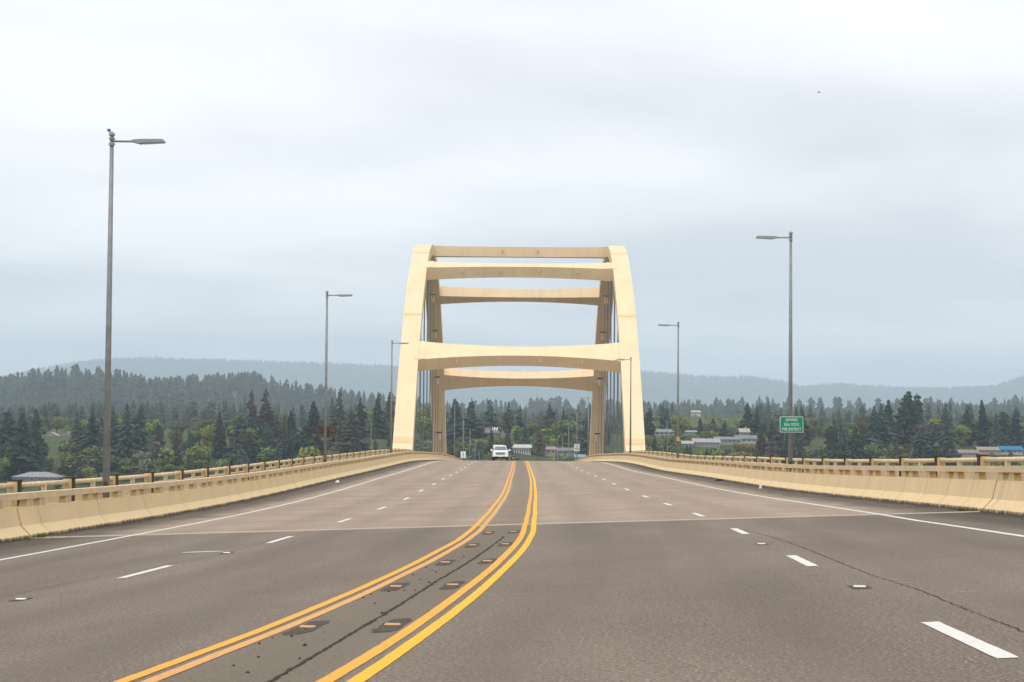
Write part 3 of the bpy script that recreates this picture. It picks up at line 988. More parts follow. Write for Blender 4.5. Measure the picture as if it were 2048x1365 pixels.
for q in (-1, 1):
    put('side_window', MB().add([(q * .868, -.75, 1.33), (q * .868, 1.1, 1.33), (q * .735, .95, 1.78), (q * .735, -.35, 1.78)], [(0, 1, 2, 3)]).mesh('side_window', MT['glass']), cb)
    mr_ = MB().hexa([(q * 1.02, -.72, 1.22), (q * 1.27, -.70, 1.22), (q * 1.27, -.56, 1.22), (q * 1.02, -.56, 1.22), (q * 1.03, -.72, 1.47), (q * 1.25, -.70, 1.47), (q * 1.25, -.58, 1.47), (q * 1.03, -.58, 1.47)]).box((min(q * .86, q * 1.05), -.66, 1.26), (max(q * .86, q * 1.05), -.6, 1.32))
    mo = put('wing_mirror', mr_.mesh('wing_mirror', MT['truck']), tr)
    put('mirror_foot', MB().box((min(q * 1.0, q * 1.27), -.725, 1.13), (max(q * 1.0, q * 1.27), -.56, 1.218)).mesh('mirror_foot', MT['tyre']), mo)
    put('headlight', MB().hexa([(q * .60, -2.625, .80), (q * .90, -2.55, .80), (q * .90, -2.4, .80), (q * .60, -2.4, .80), (q * .62, -2.60, 1.04), (q * .91, -2.53, 1.04), (q * .91, -2.4, 1.04), (q * .62, -2.4, 1.04)]).mesh('headlight', MT['chrome']), tr)
    for yy in (-1.75, 1.9):
        w_ = put('wheel', MB().tube([(q * .74, yy, .37), (q * .99, yy, .37)], .37, 18).mesh('wheel', MT['tyre']), tr)
        put('rim', MB().tube([(q * .90, yy, .37), (q * 1.0, yy, .37)], .21, 12).mesh('rim', MT['chrome']), w_)
gr = put('grille', MB().box((-.60, -2.66, .74), (.60, -2.55, 1.06)).mesh('grille', MT['tyre']), tr)
for zz in (.80, .90, 1.0):
    put('grille_bar', MB().box((-.50, -2.685, zz - .022), (.50, -2.66, zz + .022)).mesh('grille_bar', MT['chrome']), gr)
for q in (-.53, .53):
    put('grille_bar', MB().box((q - .035, -2.685, .76), (q + .035, -2.66, 1.04)).mesh('grille_bar', MT['chrome']), gr)
put('bumper', MB().hexa([(-.92, -2.78, .52), (.92, -2.78, .52), (.98, -2.5, .52), (-.98, -2.5, .52), (-.92, -2.76, .70), (.92, -2.76, .70), (.98, -2.5, .70), (-.98, -2.5, .70)]).mesh('bumper', MT['truck']), tr)
put('valance', MB().box((-.70, -2.74, .26), (.70, -2.45, .515)).mesh('valance', MT['tyre']), tr)
put('number_plate', MB().box((-.16, -2.80, .44), (.16, -2.782, .60)).mesh('number_plate', MT['plate']), tr)

# ------------------------------------------------------------------ terrain
HS, PADS = [], []


def hs(*a, **k):
    HS.append((a, k))
    q, q2 = px(a[0], a[2], a[5]), px(a[1], a[2], a[5])
    PADS.append(((q.x + q2.x) / 2, a[5], q.z, (q2.x - q.x) / 2))


hs(1012, 1063, 907, 896, 890, 960, (.60, .62, .66), (.74, .74, .72), 'long white hall with rows of tall windows behind the pickup truck', 14, shed=False, nwin=11, wy=(.05, .85), name='hall', cat='building')
hs(1066, 1112, 909, 899, 894, 970, (.62, .47, .30), (.42, .36, .32), 'beige ranch house right of the white hall', 10, nwin=5, chimney=False)
hs(1116, 1150, 909, 901, 896, 985, (.36, .42, .40), (.30, .28, .30), 'grey green cottage left of the speed limit sign', 9, nwin=3)
hs(1000, 1013, 880, 871, 861, 1070, (.58, .60, .62), (.33, .27, .25), 'white gabled house front with brown roof under the big spruce', 8, gable=True, nwin=2)
hs(962, 1001, 880, 866, 853, 1072, (.42, .34, .30), (.30, .235, .215), 'brown hip roofed house with pale skylights above the truck', 12, hip=True, nwin=4, skylights=3)
hs(927, 958, 878, 869, 862, 1062, (.38, .28, .24), (.31, .22, .20), 'small brown roofed house left of the red tree', 9, nwin=3)
hs(990, 1006, 903, 897, 891, 955, (.66, .67, .66), (.72, .72, .70), 'small white shed beside the long white hall', 6, nwin=1, name='shed', cat='shed')
hs(1152, 1172, 921, 914, 909, 930, (.42, .52, .62), (.35, .42, .48), 'pale blue cottage below the speed limit sign', 8, nwin=2)
hs(1292, 1349, 870, 862, 857, 1080, (.55, .56, .58), (.38, .40, .42), 'long grey roofed house right of the arch', 10, nwin=6)
hs(1372, 1394, 868, 862, 859, 1090, (.46, .56, .64), (.38, .46, .48), 'small pale blue house among shrubs right of the second lamp', 8, nwin=3)
hs(1388, 1441, 889, 882, 875, 985, (.42, .41, .42), (.50, .49, .50), 'long low grey house with pale roof behind the right railing', 10, nwin=7)
hs(1366, 1387, 889, 885, 880, 980, (.45, .44, .45), (.55, .54, .54), 'low grey garage at the left end of the long grey house', 8, nwin=1, name='garage', cat='garage')
hs(1431, 1482, 885, 876, 871, 1010, (.40, .46, .46), (.30, .33, .35), 'blue grey house with dark roof behind the long grey house', 10, nwin=6)
hs(1474, 1514, 882, 874, 868, 1030, (.60, .60, .60), (.31, .32, .33), 'white walled house with dark grey roof beside dark firs', 10, nwin=4)
hs(1481, 1500, 868, 861, 854, 1090, (.55, .48, .42), (.58, .53, .50), 'tan house with pale roof on the slope above', 9, nwin=3, chimney=True)
hs(1384, 1402, 826, 822, 819, 1750, (.72, .72, .68), (.62, .62, .58), 'tiny distant cream house high on the hillside clearing', 10, nwin=4)
hs(1766, 1814, 882, 873, 866, 1060, (.42, .33, .27), (.33, .32, .34), 'brown house with grey roof among trees right of the green sign', 10, nwin=5, chimney=True)
hs(1919, 1958, 905, 899, 893, 985, (.58, .50, .38), (.36, .31, .27), 'low cream bungalow left of the blue roofed house', 9, nwin=5)
hs(1957, 1998, 900, 893, 887, 1000, (.62, .50, .36), (.45, .38, .30), 'tan long house between the bungalow and the blue roof', 9, nwin=6)
hs(2000, 2046, 900, 892, 885, 1010, (.62, .66, .70), (.05, .27, .45), 'white house with bright blue metal roof at the right edge', 10, nwin=4)
hs(88, 118, 890, 880, 873, 1080, (.66, .58, .45), (.55, .47, .38), 'cream gabled house with pale roof left of the nearest left lamp', 9, gable=True, nwin=2)
hs(112, 147, 889, 882, 874, 1085, (.62, .56, .44), (.15, .15, .19), 'cream house with dark slate roof beside the nearest left lamp', 10, hip=True, nwin=3, chimney=True)
hs(55, 72, 889, 882, 877, 1090, (.50, .48, .42), (.40, .38, .34), 'small grey gabled cottage among dark conifers at far left', 8, gable=True, nwin=1)
hs(34, 52, 888, 882, 878, 1090, (.60, .60, .58), (.55, .55, .55), 'small white hut among conifers near the left edge', 7, nwin=2)
hs(28, 122, 972, 962, 953, 870, (.26, .28, .31), (.42, .41, .45), 'large grey lilac roofed boathouse low behind the left railing', 12, hip=True, nwin=6, name='boathouse', cat='building')
hs(619, 652, 885, 879, 872, 1040, (.55, .58, .56), (.44, .43, .42), 'pale roofed house partly behind the rusty sign', 9, hip=True, nwin=3)
hs(733, 768, 880, 867, 860, 1060, (.48, .48, .52), (.40, .40, .44), 'pale grey two storey house left of the arch foot', 9, nwin=5, wy=(.15, .45))



def sstep(a, b, x):
    t = np.clip((x - a) / (b - a), 0, 1)
    return t * t * (3 - 2 * t)


_ph = nr.uniform(0, 6.28, 24)


def wob(X, Y, sc_):
    return (np.sin(X / sc_ + _ph[0]) * np.cos(Y / sc_ * .8 + _ph[1]) + .5 * np.sin(X / sc_ * 2.3 + _ph[2] + Y / sc_ * 1.1)
            + .3 * np.cos(Y / sc_ * 3.1 + _ph[3] - X / sc_ * 1.7)) / 1.8


RID_X = np.array([-600, -300, 0, 90, 150, 250, 300, 380, 480, 560, 620, 720, 900, 1000, 1100, 1200, 1300, 1450, 1600, 1750, 1900, 2300, 2700.])
RID_Y = np.array([800, 795, 786, 772, 766, 768, 776, 768, 772, 789, 802, 812, 824, 828, 826, 826, 822, 818, 822, 822, 816, 812, 812.])
HIL_X = np.array([-900, -400, 0, 60, 130, 220, 300, 500, 700, 800, 1000, 1150, 1290, 1350, 1420, 1500, 1560, 1600, 1680, 1740, 1800, 1880, 1990, 2048, 2300, 3000.])
HIL_Y = np.array([770, 782, 770, 757, 741, 731, 728, 733, 738, 742, 752, 752, 747, 751, 757, 756, 764, 774, 768, 773, 775, 776, 772, 750, 715, 740.])


def terrain(X, Y):
    X, Y = np.asarray(X, float), np.asarray(Y, float)
    d = Y - (800 + 25 * np.sin(X / 90.) + 15 * np.sin(X / 37. + 1))
    t = -29 + 6.5 * sstep(-10, 45, d) + 26 * sstep(30, 270, d) + 6 * sstep(300, 900, d) + 3.0 * wob(X, Y, 70) * sstep(60, 200, d)
    road_cut = np.exp(-(X / 22.) ** 2) * (1 - sstep(870, 940, Y))
    t = t * (1 - road_cut) + np.minimum(t, -24.5) * road_cut
    for (qx, qy, qz, qr) in PADS:
        k_ = np.exp(-(((X - qx) / (qr + 9)) ** 2 + ((Y - qy - 5) / 16.) ** 2) ** 2)
        t = t + (qz - .4 - t) * k_
    xi = XV + (X - XC) * F_PX / np.maximum(Y, 100)
    rz = (YH - np.interp(xi, RID_X, RID_Y)) * 3500 / F_PX - 19
    rg = np.exp(-((Y - 3500) / 800.) ** 2) * (rz + 8 + 4 * wob(X, Y, 160))
    t = np.where(Y > 1300, np.maximum(t, -2 + rg), t)
    hz = (YH - np.interp(xi, HIL_X, HIL_Y)) * 16000 / F_PX
    k = np.exp(-((Y - 16000) / 3800.) ** 2) * sstep(5600, 11000, Y)
    t = t + np.where(Y > 5000, k * (hz - 4 + 34 * wob(X, Y, 800) * (1 - sstep(14000, 15600, Y)) * sstep(8000, 10500, Y)), 0)
    return t


def grid(ys, nx, half):
    v, uv = [], []
    for Y in ys:
        hw = half(Y)
        for j in range(nx):
            X = -hw + 2 * hw * j / (nx - 1)
            v.append((X, Y)); 
    v = np.array(v)
    z = terrain(v[:, 0], v[:, 1])
    vv = np.c_[v, z]
    f = [(i * nx + j, i * nx + j + 1, (i + 1) * nx + j + 1, (i + 1) * nx + j) for i in range(len(ys) - 1) for j in range(nx - 1)]
    return vv, f


MT['grass'] = mat('hillside_scrub', (.085, .100, .036), .95, .1, var=.5, vscale=.05, col2=(.035, .050, .020), detail=8)
MT['forest_floor'] = mat('forested_hill', (.030, .045, .028), .95, .1, vscale=.004, col2=(.050, .068, .040), detail=10)
v, f = grid(np.concatenate([np.linspace(740, 1500, 77), np.linspace(1520, 5000, 90)]), 161, lambda Y: 420 + Y * .42)
tag(put('ground', new_mesh('ground', v, f, MT['grass'], smooth=True)), 'scrubby hillside of the far shore', kind='structure')
v, f = grid(np.linspace(5000, 20000, 100), 201, lambda Y: 420 + Y * .42)
tag(put('hills', new_mesh('hills', v, f, MT['forest_floor'], smooth=True)), 'far forested hills fading into low cloud', kind='structure')
MT['water'] = mat('bay_water', (.045, .065, .07), .18, .5, bump=.25, bscale=.35)
tag(put('water', new_mesh('water', [(-9000, -300, -27), (9000, -300, -27), (9000, 20500, -27), (-9000, 20500, -27)], [(0, 1, 2, 3)], MT['water'])), 'grey bay water below the bridge', kind='structure')

# ------------------------------------------------------------------ trees
MT['bark'] = mat('bark', (.075, .058, .045), .9, .1, var=.4, vscale=3)
MT['needles'] = mat('conifer_needles', (.055, .085, .050), .85, .15, var=.35, vscale=.35, col2=(.026, .046, .032), objvar=.4)
MT['needles_brown'] = mat('browning_needles', (.105, .092, .062), .85, .15, vscale=.4, col2=(.050, .052, .036), objvar=.3)
MT['leaf'] = mat('broad_leaves', (.150, .215, .052), .8, .2, vscale=.5, col2=(.075, .122, .034), objvar=.38)
MT['leaf_lime'] = mat('spring_leaves', (.245, .285, .055), .8, .2, vscale=.5, col2=(.130, .175, .040), objvar=.2)
MT['leaf_olive'] = mat('olive_leaves', (.150, .148, .078), .8, .2, vscale=.5, col2=(.075, .082, .044), objvar=.3)
MT['leaf_gorse'] = mat('flowering_gorse', (.36, .22, .035), .8, .2, vscale=.7, col2=(.090, .100, .030), objvar=.2)
MT['leaf_red'] = mat('red_maple_leaves', (.19, .045, .045), .8, .2, vscale=.6, col2=(.10, .03, .03))


def conifer_mesh(seed, whorls=30, per=8, R0=.17, sparse=0.0, top=1.0, bot=.06):
    r = random.Random(seed)
    v, f = [], []
    ph0, ph1 = r.uniform(0, 6), r.uniform(0, 6)
    for i in range(whorls):
        t = bot + (top - .01 - bot) * (i + r.uniform(-.4, .4)) / whorls
        rad = R0 * (1 - t) ** .78 * (1.0 if t > .18 else .72 + t * 1.5) + .006
        rad *= r.uniform(.78, 1.18)
        n_ = max(4, int(per * (.55 + .6 * (1 - t))))
        for k in range(n_):
            if r.random() < sparse: continue
            a = 2 * math.pi * (k + r.uniform(-.45, .45)) / n_ + i * 1.3
            L_ = rad * r.uniform(.5, 1.3) * (1 + .22 * math.sin(2 * a + ph0 + t * 5) + .15 * math.sin(a + ph1 + t * 9))
            ca, sa = math.cos(a), math.sin(a)
            droop = -.22 * L_ * r.uniform(.5, 1.6)
            w = L_ * r.uniform(.26, .42)
            z = t
            # flat spray: root, two side lobes, tip
            base = len(v)
            pts = [(0.0, 0, .012), (.45, w * .55, droop * .25), (.45, -w * .55, droop * .25), (.8, w * .33, droop * .8), (.8, -w * .33, droop * .8), (1.0, 0, droop * .75 + .02 * L_), (.5, 0, .028 + droop * .2)]
            for (q, sd, dz) in pts:
                q2 = q * L_
                v.append((ca * q2 - sa * sd, sa * q2 + ca * sd, z + dz + r.uniform(-.004, .004)))
            f += [(base, base + 2, base + 6), (base, base + 6, base + 1), (base + 6, base + 2, base + 4), (base + 6, base + 3, base + 1), (base + 6, base + 4, base + 5), (base + 6, base + 5, base + 3)]
            # hanging fringe below the branch
            base = len(v)
            hg = L_ * r.uniform(.16, .30) + .006
            for (q, dz) in ((.12, 0), (.95, droop * .7), (.75, droop * .7 - hg * .7), (.4, droop * .2 - hg)):
                v.append((ca * q * L_, sa * q * L_, z + dz))
            f += [(base, base + 1, base + 2), (base, base + 2, base + 3)]
    base = len(v)
    v += [(.006, 0, top - .05), (-.004, .006, top - .05), (-.004, -.006, top - .05), (0, 0, top + .012)]
    f += [(base, base + 1, base + 3), (base + 1, base + 2, base + 3), (base + 2, base, base + 3)]
    return v, f


def broad_mesh(seed, n=620, wide=.42, low=.22, leaf=.05, lobes=9):
    r = random.Random(seed)
    cs = []
    for i in range(lobes):
        a, q = r.uniform(0, 6.28), r.uniform(.0, .62) * wide
        cs.append((math.cos(a) * q, math.sin(a) * q, r.uniform(low + .12, .84), r.uniform(.14, .26)))
    cs.append((0, 0, .6, wide * .62))
    v, f = [], []
    for i in range(n):
        c = cs[r.randrange(len(cs))]
        while True:
            d = Vector((r.gauss(0, 1), r.gauss(0, 1), r.gauss(0, 1)))
            if d.length > .1: break
        d.normalize()
        q = c[3] * r.uniform(.62, 1.08)
        p = Vector((c[0], c[1], c[2])) + Vector((d.x * q, d.y * q, d.z * q * .82))
        if p.z < .04: continue
        nrm = (d + Vector((r.uniform(-.8, .8), r.uniform(-.8, .8), r.uniform(-.3, .9)))).normalized()
        a = nrm.cross(Vector((r.uniform(-1, 1), r.uniform(-1, 1), .3))).normalized()
        b_ = nrm.cross(a)
        s_ = leaf * r.uniform(.6, 1.4)
        base = len(v)
        for (x, y) in ((-1, -.3), (-.2, -.8), (.9, -.4), (.6, .7), (-.5, .8)):
            v.append(p + a * x * s_ * r.uniform(.7, 1.2) + b_ * y * s_ * r.uniform(.7, 1.2) + nrm * r.uniform(-.25, .25) * s_)
        f += [(base, base + 1, base + 2), (base, base + 2, base + 3), (base, base + 3, base + 4)]
    return v, f


def trunk_mesh(kind, seed):
    r = random.Random(seed)
    b_ = MB()
    if kind == 'c':
        b_.tube([(0, 0, -.05), (.002, 0, .3), (0, .003, .65), (0, 0, .97)], [.016, .012, .007, .001], 6)
        for i in range(10):
            t, a = r.uniform(.12, .7), r.uniform(0, 6.28)
            L_ = .10 * (1 - t)
            b_.tube([(0, 0, t), (math.cos(a) * L_, math.sin(a) * L_, t - .01)], [.003, .001], 4)
    else:
        b_.tube([(0, 0, -.06), (.01, 0, .2), (0, .01, .42)], [.03, .024, .016], 6)
        for i in range(6):
            a = i * 1.05 + r.uniform(-.3, .3); t = r.uniform(.2, .42)
            q = r.uniform(.14, .28)
            b_.tube([(0, 0, t), (math.cos(a) * q * .6, math.sin(a) * q * .6, t + .16), (math.cos(a) * q, math.sin(a) * q, t + r.uniform(.25, .4))], [.013, .008, .002], 4)
    return b_.mesh('trunk', MT['bark'])


TRUNK = {'c': trunk_mesh('c', 1), 'b': trunk_mesh('b', 2)}
CROWN = {}


def crown(kind, var, mt):
    key = (kind, var, mt)
    if key not in CROWN:
        if kind == 'c': v_, f_ = conifer_mesh(100 + var, 34, 9, (.20, .23, .26, .18, .24)[var % 5], (.05, .12, .1, .2, .05)[var % 5])
        elif kind == 's': v_, f_ = conifer_mesh(200 + var, 30, 8, .26, .28)
        elif kind == 'w': v_, f_ = conifer_mesh(300 + var, 36, 11, .30, .05, top=.97, bot=.03)
        elif kind == 'p': v_, f_ = broad_mesh(600 + var, 1000, .34, .12, .036, 14)
        elif kind == 'b': v_, f_ = broad_mesh(400 + var, 900, .42, .2, .042, 10)
        elif kind == 'u': v_, f_ = broad_mesh(500 + var, 620, .62, -.05, .06, 8)
        me_ = new_mesh('crown', v_, f_, MT[mt])
        CROWN[key] = me_
    return CROWN[key]


def tree(X, Y, H_, kind, var, mt, name, label, cat, group, wid=1.0, gz=None):
    z = float(terrain(X, Y)) if gz is None else gz
    o = tag(empty(name, (X, Y, z), rng.uniform(0, 6.28)), label, cat, group)
    o.scale = (H_ * wid * rng.uniform(.9, 1.12), H_ * wid, H_)
    o.rotation_euler = (R(rng.gauss(0, 1.6)), R(rng.gauss(0, 1.6)), o.rotation_euler[2])
    put('trunk', TRUNK['c' if kind in 'csw' else 'b'], o)
    put('crown', crown(kind, var, mt), o)
    return o


# ------------------------------------------------------------------ houses
HOUSES = []


def house(x1, x2, yb, ye, yr, Y, wall, roof, label, depth=9, hip=False, nwin=4, win=(.10, .12, .14), gable=False, shed=False, name='house', cat='house', skylights=0, chimney=False, wt_=(.75, .75, .72), wy=(.35, .8)):
    a, b_ = px(x1, yb, Y), px(x2, yb, Y)
    W_ = b_.x - a.x
    zb, ze, zr = a.z, px(0, ye, Y).z, px(0, yr, Y).z
    h, rh = ze - zb, zr - ze
    o = tag(empty(name, ((a.x + b_.x) / 2, Y, zb)), label, cat)
    HOUSES.append((x1, x2, yb, Y))
    wall, roof = tuple(c * .72 for c in wall), tuple(c * .68 for c in roof)
    mw = mat('wall_' + label[:12], wall, .85, .2, var=.12, vscale=.6)
    mr_ = mat('roof_' + label[:12], roof, .85, .2, var=.25, vscale=.8)
    hw = W_ / 2
    gz = float(terrain((a.x + b_.x) / 2, Y)) - zb - 1.5
    wb = MB().box((-hw, 0, min(-1.0, gz)), (hw, depth, h))
    if gable:   # ridge runs away from the viewer
        wb.add([(-hw, 0, h), (hw, 0, h), (0, 0, h + rh), (-hw, depth, h), (hw, depth, h), (0, depth, h + rh)], [(0, 1, 2), (3, 5, 4), (0, 2, 5, 3), (1, 4, 5, 2)])
    elif not hip and not shed:
        wb.add([(-hw, 0, h), (-hw, depth, h), (-hw, depth / 2, h + rh), (hw, 0, h), (hw, depth, h), (hw, depth / 2, h + rh)], [(0, 2, 1), (3, 4, 5), (0, 3, 5, 2), (1, 2, 5, 4)])
    put('wall', wb.mesh('wall', mw), o)
    e, th = .5, .18
    rb = MB()
    if gable:
        for q in (-1, 1):
            rb.hexa([(0, -e, h + rh), (q * (hw + e), -e, h - e * rh / hw), (q * (hw + e), depth + e, h - e * rh / hw), (0, depth + e, h + rh), (0, -e, h + rh + th), (q * (hw + e), -e, h - e * rh / hw + th), (q * (hw + e), depth + e, h - e * rh / hw + th), (0, depth + e, h + rh + th)])
    elif shed:
        rb.hexa([(-hw - e, -e, h), (hw + e, -e, h + rh), (hw + e, depth + e, h + rh), (-hw - e, depth + e, h), (-hw - e, -e, h + .35), (hw + e, -e, h + rh + .35), (hw + e, depth + e, h + rh + .35), (-hw - e, depth + e, h + .35)])
    else:
        ins = min(hw * .8, depth / 2) if hip else -e
        zl = h - e * rh / (depth / 2)
        v_ = [(-hw - e, -e, zl), (hw + e, -e, zl), (hw + e, depth + e, zl), (-hw - e, depth + e, zl), (-hw + ins, depth / 2, h + rh), (hw - ins, depth / 2, h + rh)]
        v_ = v_ + [(x, y, z + th) for x, y, z in v_]
        rb.add(v_, [(0, 1, 5, 4), (1, 2, 5), (2, 3, 4, 5), (3, 0, 4), (6, 10, 11, 7), (7, 11, 8), (8, 11, 10, 9), (9, 10, 6), (0, 6, 7, 1), (1, 7, 8, 2), (2, 8, 9, 3), (3, 9, 6, 0)])
    ro = put('roof', rb.mesh('roof', mr_), o)
    mt_g = MT.get('pane') or MT.setdefault('pane', mat('window_glass', (.05, .07, .09), .15, .6))
    mt_f = MT.get('frame_w') or MT.setdefault('frame_w', mat('window_frame', (.70, .70, .68), .6, .3))
    for i in range(nwin):
        cx = -hw + W_ * (i + .5) / nwin
        ww = min(.9, W_ / nwin * .36)
        wo = put('window', MB().box((cx - ww, -.06, h * wy[0]), (cx + ww, -.004, h * wy[1])).mesh('window', mt_f), o)
        put('pane', MB().box((cx - ww + .1, -.10, h * wy[0] + .1), (cx + ww - .1, -.062, h * wy[1] - .1)).mesh('pane', mt_g), wo)
    if chimney:
        put('chimney', MB().box((hw * .2, depth / 2 - .4, h + rh * .6), (hw * .2 + .9, depth / 2 + .4, h + rh + 1.0)).mesh('chimney', mw), ro)
    for i in range(skylights):
        xx = hw * (.15 + .24 * i)
        put('skylight', MB().hexa([(xx, depth * .12, h + rh * .3 + .2), (xx + .42, depth * .12, h + rh * .3 + .2), (xx + .82, depth * .36, h + rh * .72 + .25), (xx + .4, depth * .36, h + rh * .72 + .25), (xx, depth * .12, h + rh * .3 + .32), (xx + .42, depth * .12, h + rh * .3 + .32), (xx + .82, depth * .36, h + rh * .72 + .37), (xx + .4, depth * .36, h + rh * .72 + .37)]).mesh('skylight', MT['sign_white']), ro)
    return o


for _a, _k in HS:
    house(*_a, **_k)

# ------------------------------------------------------------------ utility poles
def upole(x, yt, yb, Y, label):
    a, b_ = px(x, yb, Y), px(x, yt, Y)
    z = min(float(terrain(a.x, Y)), a.z)
    H_ = b_.z - z
    o = tag(empty('utility_pole', (a.x, Y, z)), label, 'utility pole', 'utility poles in the town')
    put('pole', MB().tube([(0, 0, -.5), (0, 0, H_)], [.19, .13], 8).mesh('pole', MT['bark']), o)
    put('crossarm', MB().box((-1.2, -.08, H_ - .9), (1.2, .08, H_ - .72)).mesh('crossarm', MT['bark']), o)
    for q in (-1.05, -.5, .5, 1.05):
        put('insulator', MB().tube([(q, 0, H_ - .72), (q, 0, H_ - .5)], [.06, .04], 6).mesh('insulator', MT['lamp_grey']), o)


upole(1077, 872, 908, 950, 'wooden utility pole in front of the beige ranch house')
upole(1000, 868, 895, 990, 'pale utility pole above the pickup truck roof')
upole(1042, 868, 890, 1000, 'utility pole behind the long white hall')
upole(1432, 845, 860, 1150, 'utility pole by the dark round fir on the right hillside')
upole(1096, 880, 895, 1030, 'utility pole behind the beige ranch house roof')

